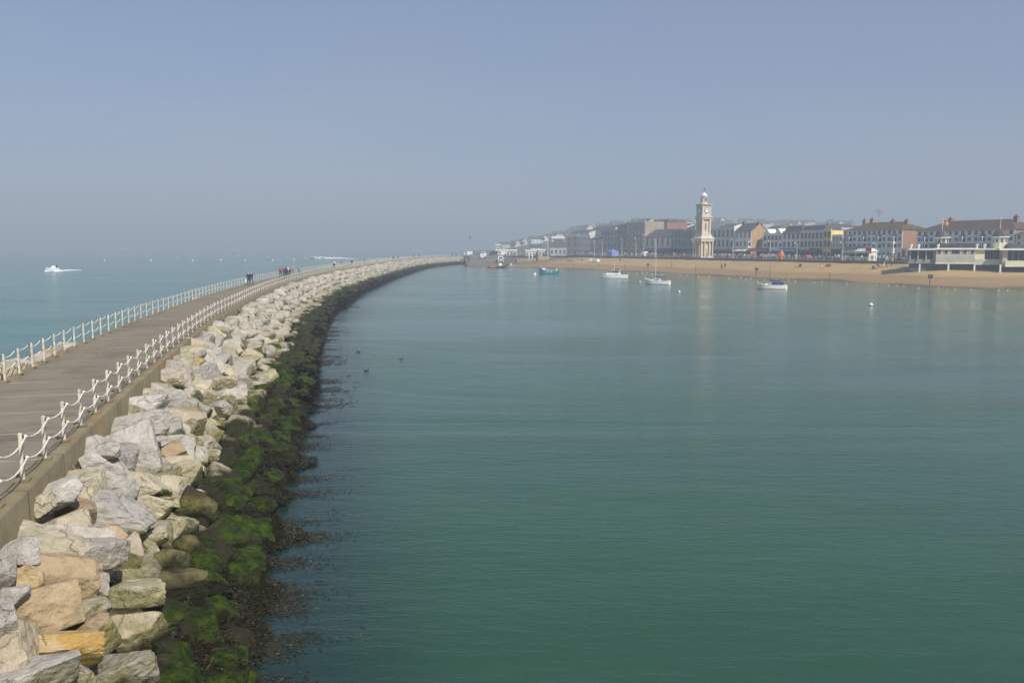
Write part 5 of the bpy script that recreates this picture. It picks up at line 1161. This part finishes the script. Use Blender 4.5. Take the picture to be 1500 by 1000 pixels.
r=boat('dinghy',755,391.2,4,math.radians(185),'small white motor dinghy between the slipway and the jetty','dinghy'); b,_=hull(4.8,1.8,.6,white,white,boot=darkm); b.build('hull',r); b=MB(); b.box(1.7,-.2,.6,2.1,.2,1.6,white); b.build('console',r); b=MB(); b.box(-2.7,-.15,-.1,-2.35,.15,1.0,darkm); b.build('outboard_motor',r)
# speedboat out at sea with wake
r=boat('motor_boat',77.5,396.0,6,math.radians(-150),'small white cabin boat throwing a wake on the open sea','motor boat'); r.scale=(.8,.8,.8); b,_=hull(5.6,2.2,1.1,white,white,boot=red); b.build('hull',r)
b=MB(); b.loft([[(-1.2,-.8,1.0),(1,-.6,1.0),(1,.6,1.0),(-1.2,.8,1.0)],[(-1.1,-.7,2.2),(.4,-.55,2.2),(.4,.55,2.2),(-1.1,.7,2.2)]],white); c=b.build('cabin',r); b=MB(); b.box(.55,-.5,1.4,.85,.5,2.0,glass); b.box(-.9,-.84,1.5,.2,-.72,2.0,glass); b.build('window',c); b=MB(); b.tube([(-.5,0,2.2),(-.5,0,3.6)],.04,offwhite,5); b.build('aerial',r)
person('stand',(r.location.x+1.2,r.location.y+.7,.75),1,'navy','black','dark','person standing at the stern of the white cabin boat')
def wake(pts,label,w0,w1,h=.35):
    b=MB(); P=[onz(x,y,0) for x,y in pts]; rings=[]; rw=random.Random(5); m_=40
    for i in range(m_):
        f=i/(m_-1)*(len(P)-1); a=min(int(f),len(P)-2); q=P[a].lerp(P[a+1],f-a); w_=w0+(w1-w0)*i/m_; d=(P[-1]-P[0]).normalized(); nn=Vector((-d.y,d.x,0)); g=i/(m_-1); hh=h*(1-g*.85)*rw.uniform(.5,1.3)*min(1,i/3+.3)
        w_*=rw.uniform(.7,1.25)*(1 if i<m_-6 else (m_-i)/6)
        rings.append([q-nn*w_,q-nn*w_*.5+Vector((0,0,hh)),q+nn*w_*.1+Vector((0,0,hh*rw.uniform(.3,.9))),q+nn*w_*.6+Vector((0,0,hh*.8)),q+nn*w_])
    vs=[v for r_ in rings for v in r_]; fs=[]
    for i in range(m_-1):
        for j in range(4): a=i*5+j; fs.append((a,a+1,a+6,a+5))
    b.add(vs,fs,foam); return tag(b.build('wake_foam'),label,kind='stuff')
wake([(74,398),(86,396.7),(100,396),(119,395.5)],'white wake behind the small cabin boat',1.6,.7,.5)
wake([(66,397.2),(74,398)],'white bow wave of the small cabin boat',.3,1.2,.5)
wake([(459,378),(470,378.6),(490,378.4),(508,378.8),(524,379.8)],'long white wake of the distant jet ski',3.2,1.2,1.6)
p=onz(458,378.6,0); r=empty('jet_ski',(p.x,p.y,0),math.radians(175),label='dark jet ski at the head of the long white wake',cat='jet ski'); b,_=hull(3.4,1.2,.6,blackp,darkm); b.v=[(x,y,z+.1) for x,y,z in b.v]; b.build('hull',r); b=MB(); b.loft([[(-.9,-.25,.6),(.4,-.25,.6),(.4,.25,.6),(-.9,.25,.6)],[(-.8,-.2,1.0),(.3,-.2,1.0),(.3,.2,1.0),(-.8,.2,1.0)]],darkm); b.tube([(.5,-.4,1.2),(.6,0,1.15),(.5,.4,1.2)],.04,darkm,5); b.build('seat',r)
# ------------------------------------------------------------------ buoys
def buoy(px,py,r_,m,label,group,cone=False,dark=False,z=0.0,p=None):
    p=p or onz(px,py,0); b=MB()
    b.lathe([(r_*.35,-r_*.5),(r_*.9,-r_*.15),(r_,r_*.15),(r_*.85,r_*.6),(r_*.45,r_*.95),(r_*.15,r_*1.05),(r_*.12,r_*1.3)],m,10)
    if dark: b.lathe([(r_*1.03,-.1),(r_*1.06,r_*.25),(r_*.99,r_*.3)],darkm,10)
    return tag(b.build('mooring_buoy',None,(p.x,p.y,z),smooth=True),label,'buoy',group)
G2='mooring buoys in the harbour'
buoy(937.5,414.5,.42,M('faded_peach_buoy',(.62,.48,.30)),'peach coloured buoy between the cruiser and the blue covered yacht',G2,dark=True)
buoy(995,428,.28,white,'round white buoy right of the blue covered yacht',G2,dark=True); buoy(1276,447.5,.34,white,'lone white topped dark buoy on the right of the harbour',G2,dark=True)
buoy(783.5,402,.5,white,'white buoy just left of the turquoise boat',G2); buoy(988,399.5,.4,offwhite,'pale buoy near the orange figure on the beach',G2)
SB=[(153,382),(218,371.6),(221,382),(282,382),(323.6,381.4),(328,375),(349,375.4),(359,381.4),(393,376.6),(399,381.4),(420.7,376.7),(430.7,380.4),(447,377.9),(541,379),(559,379),(571.5,378.5),(617,371.8),(180,376),(260,378.5)]
for i,(x,y) in enumerate(SB):
    p=onz(x,y,0); near=y>377; buoy(x,y,.00075*p.y if y<380 else .62,white,('white buoy on the open sea, '+(ORD[sorted([a for a,bb in SB if (bb>377)==near]).index(x)])+' from the left in the '+('nearer' if near else 'farther')+' row'),'mooring buoys on the open sea')
SL=[1285,1302,1314,1323.6,1346,1362,1374,1399,1422,1463,1155,1165,1193,1204,1093,1100,1120,1128,1138,1085,1068,1039,1023,1007,996,970,955,948,941,933,921,903,1476,1240]
for i,x in enumerate(sorted(SL)):
    # along the water edge
    best=min(range(len(Wn)),key=lambda k:abs(topx(Wn[k])[0]-x)); y=np.interp(x,[a for a,_ in reversed(Wp)],[b_ for _,b_ in reversed(Wp)])+rp.uniform(.8,3.2)
    k_=i; nm=next(m for a,m in ((960,'above the cruiser and yacht'),(1050,'left of the navy canopied yacht'),(1150,'behind the navy canopied yacht'),(1260,'right of the navy canopied yacht'),(1345,'before the brick ended terrace'),(1600,'below the bandstand')) if x<a)
    buoy(x,y,.13 if x>1100 else .17,offwhite,f'small white float along the waterline {nm}','white floats along the beach waterline',p=onz(x,y,0))
# marker posts
def marker(px,pyb,pyt,board,label,w_=.10):
    p=on_beach(px,pyb) if pyb<onz(px,pyb,0).y*0+395 else onz(px,pyb,0); zb=-.4; zt_=zat(pyt,p.y); r=empty('marker_post',(p.x,p.y,0),label=label,cat='marker post',group='marker posts along the waterline')
    b=MB(); b.tube([(0,0,zb),(0,0,zt_)],w_,wood,6); b.build('pole',r)
    if board: b=MB(); s_=.5; b.box(-s_,-.14,zt_-.8,s_,-.08,zt_,shopdark); b.box(-.04,-.16,zt_-.9,.04,.12,zt_,wood); b.build('board',r)
marker(949,398.5,386,True,'post with a dark board behind the blue covered yacht'); marker(1019,402.5,389.5,False,'bare post with small cap right of the blue masted yacht'); marker(1107.5,408.5,392,True,'post with a dark board left of the navy canopied yacht')
marker(1215.3,414.5,400,False,'plain thin post between the yacht and the bandstand'); marker(1361.5,423.5,402,True,'post with a dark board standing before the bandstand',.09); marker(877,397,385,False,'thin post left of the motor cruiser'); marker(915.5,397.5,383,False,'thin post right of the motor cruiser'); marker(841,394.5,386,False,'dark post below the end of the mossy wall')
# groyne / ramp by bandstand
p=onz(1298,391,3.6)
b=MB()
for i in range(10):
    f=i/9; x=p.x+f*4; y=p.y+f*7; z=2.6+f*2.4; b.box(x-.9,y-.4,z-.9,x+.9,y+.4,z,wood)
for s in(-.9,.9): b.tube([(p.x+s,p.y,3.6),(p.x+4+s,p.y+7,6.0)],.05,offwhite,5)
for i in range(5):
    f=i/4
    for s in(-.9,.9): b.tube([(p.x+4*f+s,p.y+7*f,2.5+2.4*f),(p.x+4*f+s,p.y+7*f,3.6+2.4*f)],.04,offwhite,4)
tag(b.build('beach_steps'),'wooden steps with pale rails down to the sand left of the bandstand','steps')
# ------------------------------------------------------------------ birds on the water
def bird(px,py,rz,label,s=1.0):
    s*=.62
    p=onz(px,py,0); b=MB(); bm_=M('dark_plumage',(.02,.02,.018)); rings=[]
    for i in range(9):
        f=i/8; x=-.30+.55*f; r_=.105*math.sin(math.pi*min(1,max(.03,f*.92+.05)))**.7; zc=.05+(.05 if f<.15 else 0)
        rings.append([(x*s,r_*math.cos(q*math.pi/4)*s,(zc+r_*.8*math.sin(q*math.pi/4))*s) for q in range(8)])
    b.loft(rings,bm_); b.tube([(.20*s,0,.08*s),(.27*s,0,.2*s),(.29*s,0,.32*s)],.045*s,bm_,8,.035*s); b.ball((.31*s,0,.34*s),.055*s,bm_); b.tube([(.34*s,0,.34*s),(.44*s,0,.32*s)],.018*s,wood,6,.006*s); return tag(b.build('duck',None,(p.x,p.y,0),smooth=True,rz=rz),label,'bird','dark ducks swimming in the harbour')
bird(525,515.5,3.0,'dark duck swimming farthest left'); bird(587.5,526,.3,'dark duck swimming on the right of the three',.8); bird(536.5,543.5,0,'dark duck swimming nearest of the three')
# ------------------------------------------------------------------ hazy hill: houses, trees, water tower
wcol=[(white,'white'),(offwhite,'off white'),(cream,'cream'),(greyrender,'grey'),(pinkr,'peach'),(redbrick,'red brick')]; rcol=[(slate,'slate'),(redtile,'plum tiled'),(browntile,'brown tiled')]
seen2=set(); rh=random.Random(21)
anch=[(800,'above the white cafe'),(835,'above the blue grey shed'),(868,'above the cream seafront house'),(905,'above the blue grey block'),(945,'above the tan block'),(1012,'above the navy fronted hall'),(1045,'right behind the clock tower'),(1080,'above the beige block'),(1130,'above the orange brick gable'),(1180,'above the ornate white house'),(1240,'above the yellow building'),(1345,'between the two long terraces')]
def gz(px,Y): return land_z(px,Y)
k=0
while k<64:
    px=rh.uniform(735,1240); Y=rh.uniform(850,1140); x=at(px,Y)*.994; z=gz(px,Y)-.3; w_=rh.uniform(5,9); h=rh.uniform(4,6); d=rh.uniform(6,9)
    wm,wn=rh.choice(wcol[:3] if rh.random()<.6 else wcol); rm,rn=rh.choice(rcol); dist='up' if Y>1000 else 'on'
    a_=next(m for q,m in anch if px<q); lab=f'{wn} house with {rn} roof {dist} the hazy hillside {a_}'
    if lab in seen2: continue
    seen2.add(lab); k+=1; rz=rh.choice([EY,EY+math.pi/2])+rh.uniform(-.2,.2)
    r=empty('hillside_house',(x,Y,z),rz,label=lab,cat='house',group='houses on the hazy hillside'); b=MB(); b.box(-w_,-d/2,-1.5,w_,d/2,h,wm); b.add([(w_,-d/2,h),(w_,d/2,h),(w_,0,h+3)],[(0,1,2)],wm); b.add([(-w_,-d/2,h),(-w_,d/2,h),(-w_,0,h+3)],[(2,1,0)],wm); b.build('wall',r)
    b=MB(); 
    for s in(-1,1): b.loft([[(q,s*(d/2+.3),h-.15),(q,0,h+3.0),(q,0,h+3.2),(q,s*(d/2+.3),h+.05)] for q in(-w_-.2,w_+.2)],rm)
    ro=b.build('roof',r); b=MB(); b.box(w_*.6,-.5,h+1,w_*.6+1,.5,h+4.2,brick); b.build('chimney',ro)
    for q in range(3): put_win(r,'d',-w_+2*w_*(q+.5)/3,-d/2,h*.35,1.2,1.8)
leafm=NT('hazy_tree_leaves'); t=leafm; rn_=t.attr('rnd'); t.put(t.b.inputs['Base Color'],t.mix(rn_,(.025,.04,.015),(.08,.10,.04))); t.b.inputs['Roughness'].default_value=.8; leafm=t.m
def tree_mesh(seed,h):
    r=np.random.default_rng(seed); N=900; C=[]; 
    cl=[(r.normal(0,.22*h),r.normal(0,.22*h),h*r.uniform(.45,.85),h*r.uniform(.14,.26)) for _ in range(9)]
    V=[];R_=[]
    for i in range(N):
        cx_,cy_,cz_,cr_=cl[r.integers(9)]; d=r.normal(size=3); d/=np.linalg.norm(d); c_=np.array([cx_,cy_,cz_])+d*cr_*r.uniform(.5,1.05)
        a=r.normal(size=3); a/=np.linalg.norm(a); b_=np.cross(a,d); b_/=np.linalg.norm(b_)+1e-6; s=h*.035*r.uniform(.6,1.4)
        V+= [c_-a*s-b_*s,c_+a*s-b_*s,c_+a*s+b_*s,c_-a*s+b_*s]; R_.append(r.random())
    return np.array(V),np.repeat(R_,4)
tl=[(752,'low tree at the left foot of the hill'),(765,'tree above the slipway cafe'),(795,'tree left of the hazy cream house'),(858,'tree behind the cream seafront house'),(893,'tree on the skyline above the blue grey block'),(972,'tree on the skyline above the navy fronted hall'),(990,'tree on the skyline left of the clock tower'),(1045,'rounded tree on the skyline right of the clock tower'),(1062,'second rounded tree on the skyline above the beige block'),(1088,'tree on the skyline above the two bays'),(1150,'tree on the skyline above the blue shopfront'),(1172,'tree on the skyline behind the white rooftop room'),(1222,'tree on the skyline above the yellow building'),(1240,'tree on the skyline left of the white terrace')]
tms=[tree_mesh(40+i,9) for i in range(4)]
for i,(px,lab) in enumerate(tl):
    Y=1090 if px>850 else 900; z=gz(px,Y); x=at(px,Y)*.994; s=rh.uniform(.5,.8)
    r=empty('tree',(x,Y,z),rh.uniform(0,6),label=lab,cat='tree',group='trees on the hazy hill'); r.scale=(s,s,s); V,R_=tms[i%4]; o=np_mesh('crown',V,np.arange(len(V)).reshape(-1,4),leafm,r); a=o.data.attributes.new('rnd','FLOAT','POINT'); a.data.foreach_set('value',R_.astype(np.float32))
    b=MB(); b.tube([(0,0,-1),(.1,0,3),(-.1,.1,6)],.35,wood,6,.1); b.tube([(0,0,3),(1.4,.5,5.5)],.15,wood,5,.05); b.tube([(0,0,3.3),(-1.2,-.6,5.8)],.14,wood,5,.05); b.build('trunk',r)
Yw=1350; x=at(1283,Yw)*.994; z=gz(1283,Yw); H_=zat(306.5,Yw)-z; r=empty('water_tower',(x,Yw,z),label='faint funnel shaped water tower in the haze above the white terrace',cat='water tower')
b=MB(); b.lathe([(2.0,-30),(1.5,H_*.5),(1.6,H_-10)],darkgrey,16); b.build('stem',r); b=MB(); b.lathe([(1.6,H_-10),(3.6,H_-6),(6.2,H_-2),(6.3,H_-.6),(5.4,H_)],darkgrey,20); b.build('tank',r)
# ------------------------------------------------------------------ haze
t=NT('sea_haze'); t.n.remove(t.b); out=t.n['Material Output']
pv=t.add('ShaderNodeVolumePrincipled'); pv.inputs['Color'].default_value=(.64,.76,.86,1); pv.inputs['Density'].default_value=HAZE; pv.inputs['Anisotropy'].default_value=.0
t.t.links.new(pv.outputs[0],out.inputs['Volume'])
hz=MB(); hz.box(-3000,-320,-4,3000,3000,75,t.m); tag(hz.build('haze'),kind='stuff')
scene.cycles.volume_bounces=0; scene.cycles.max_bounces=6
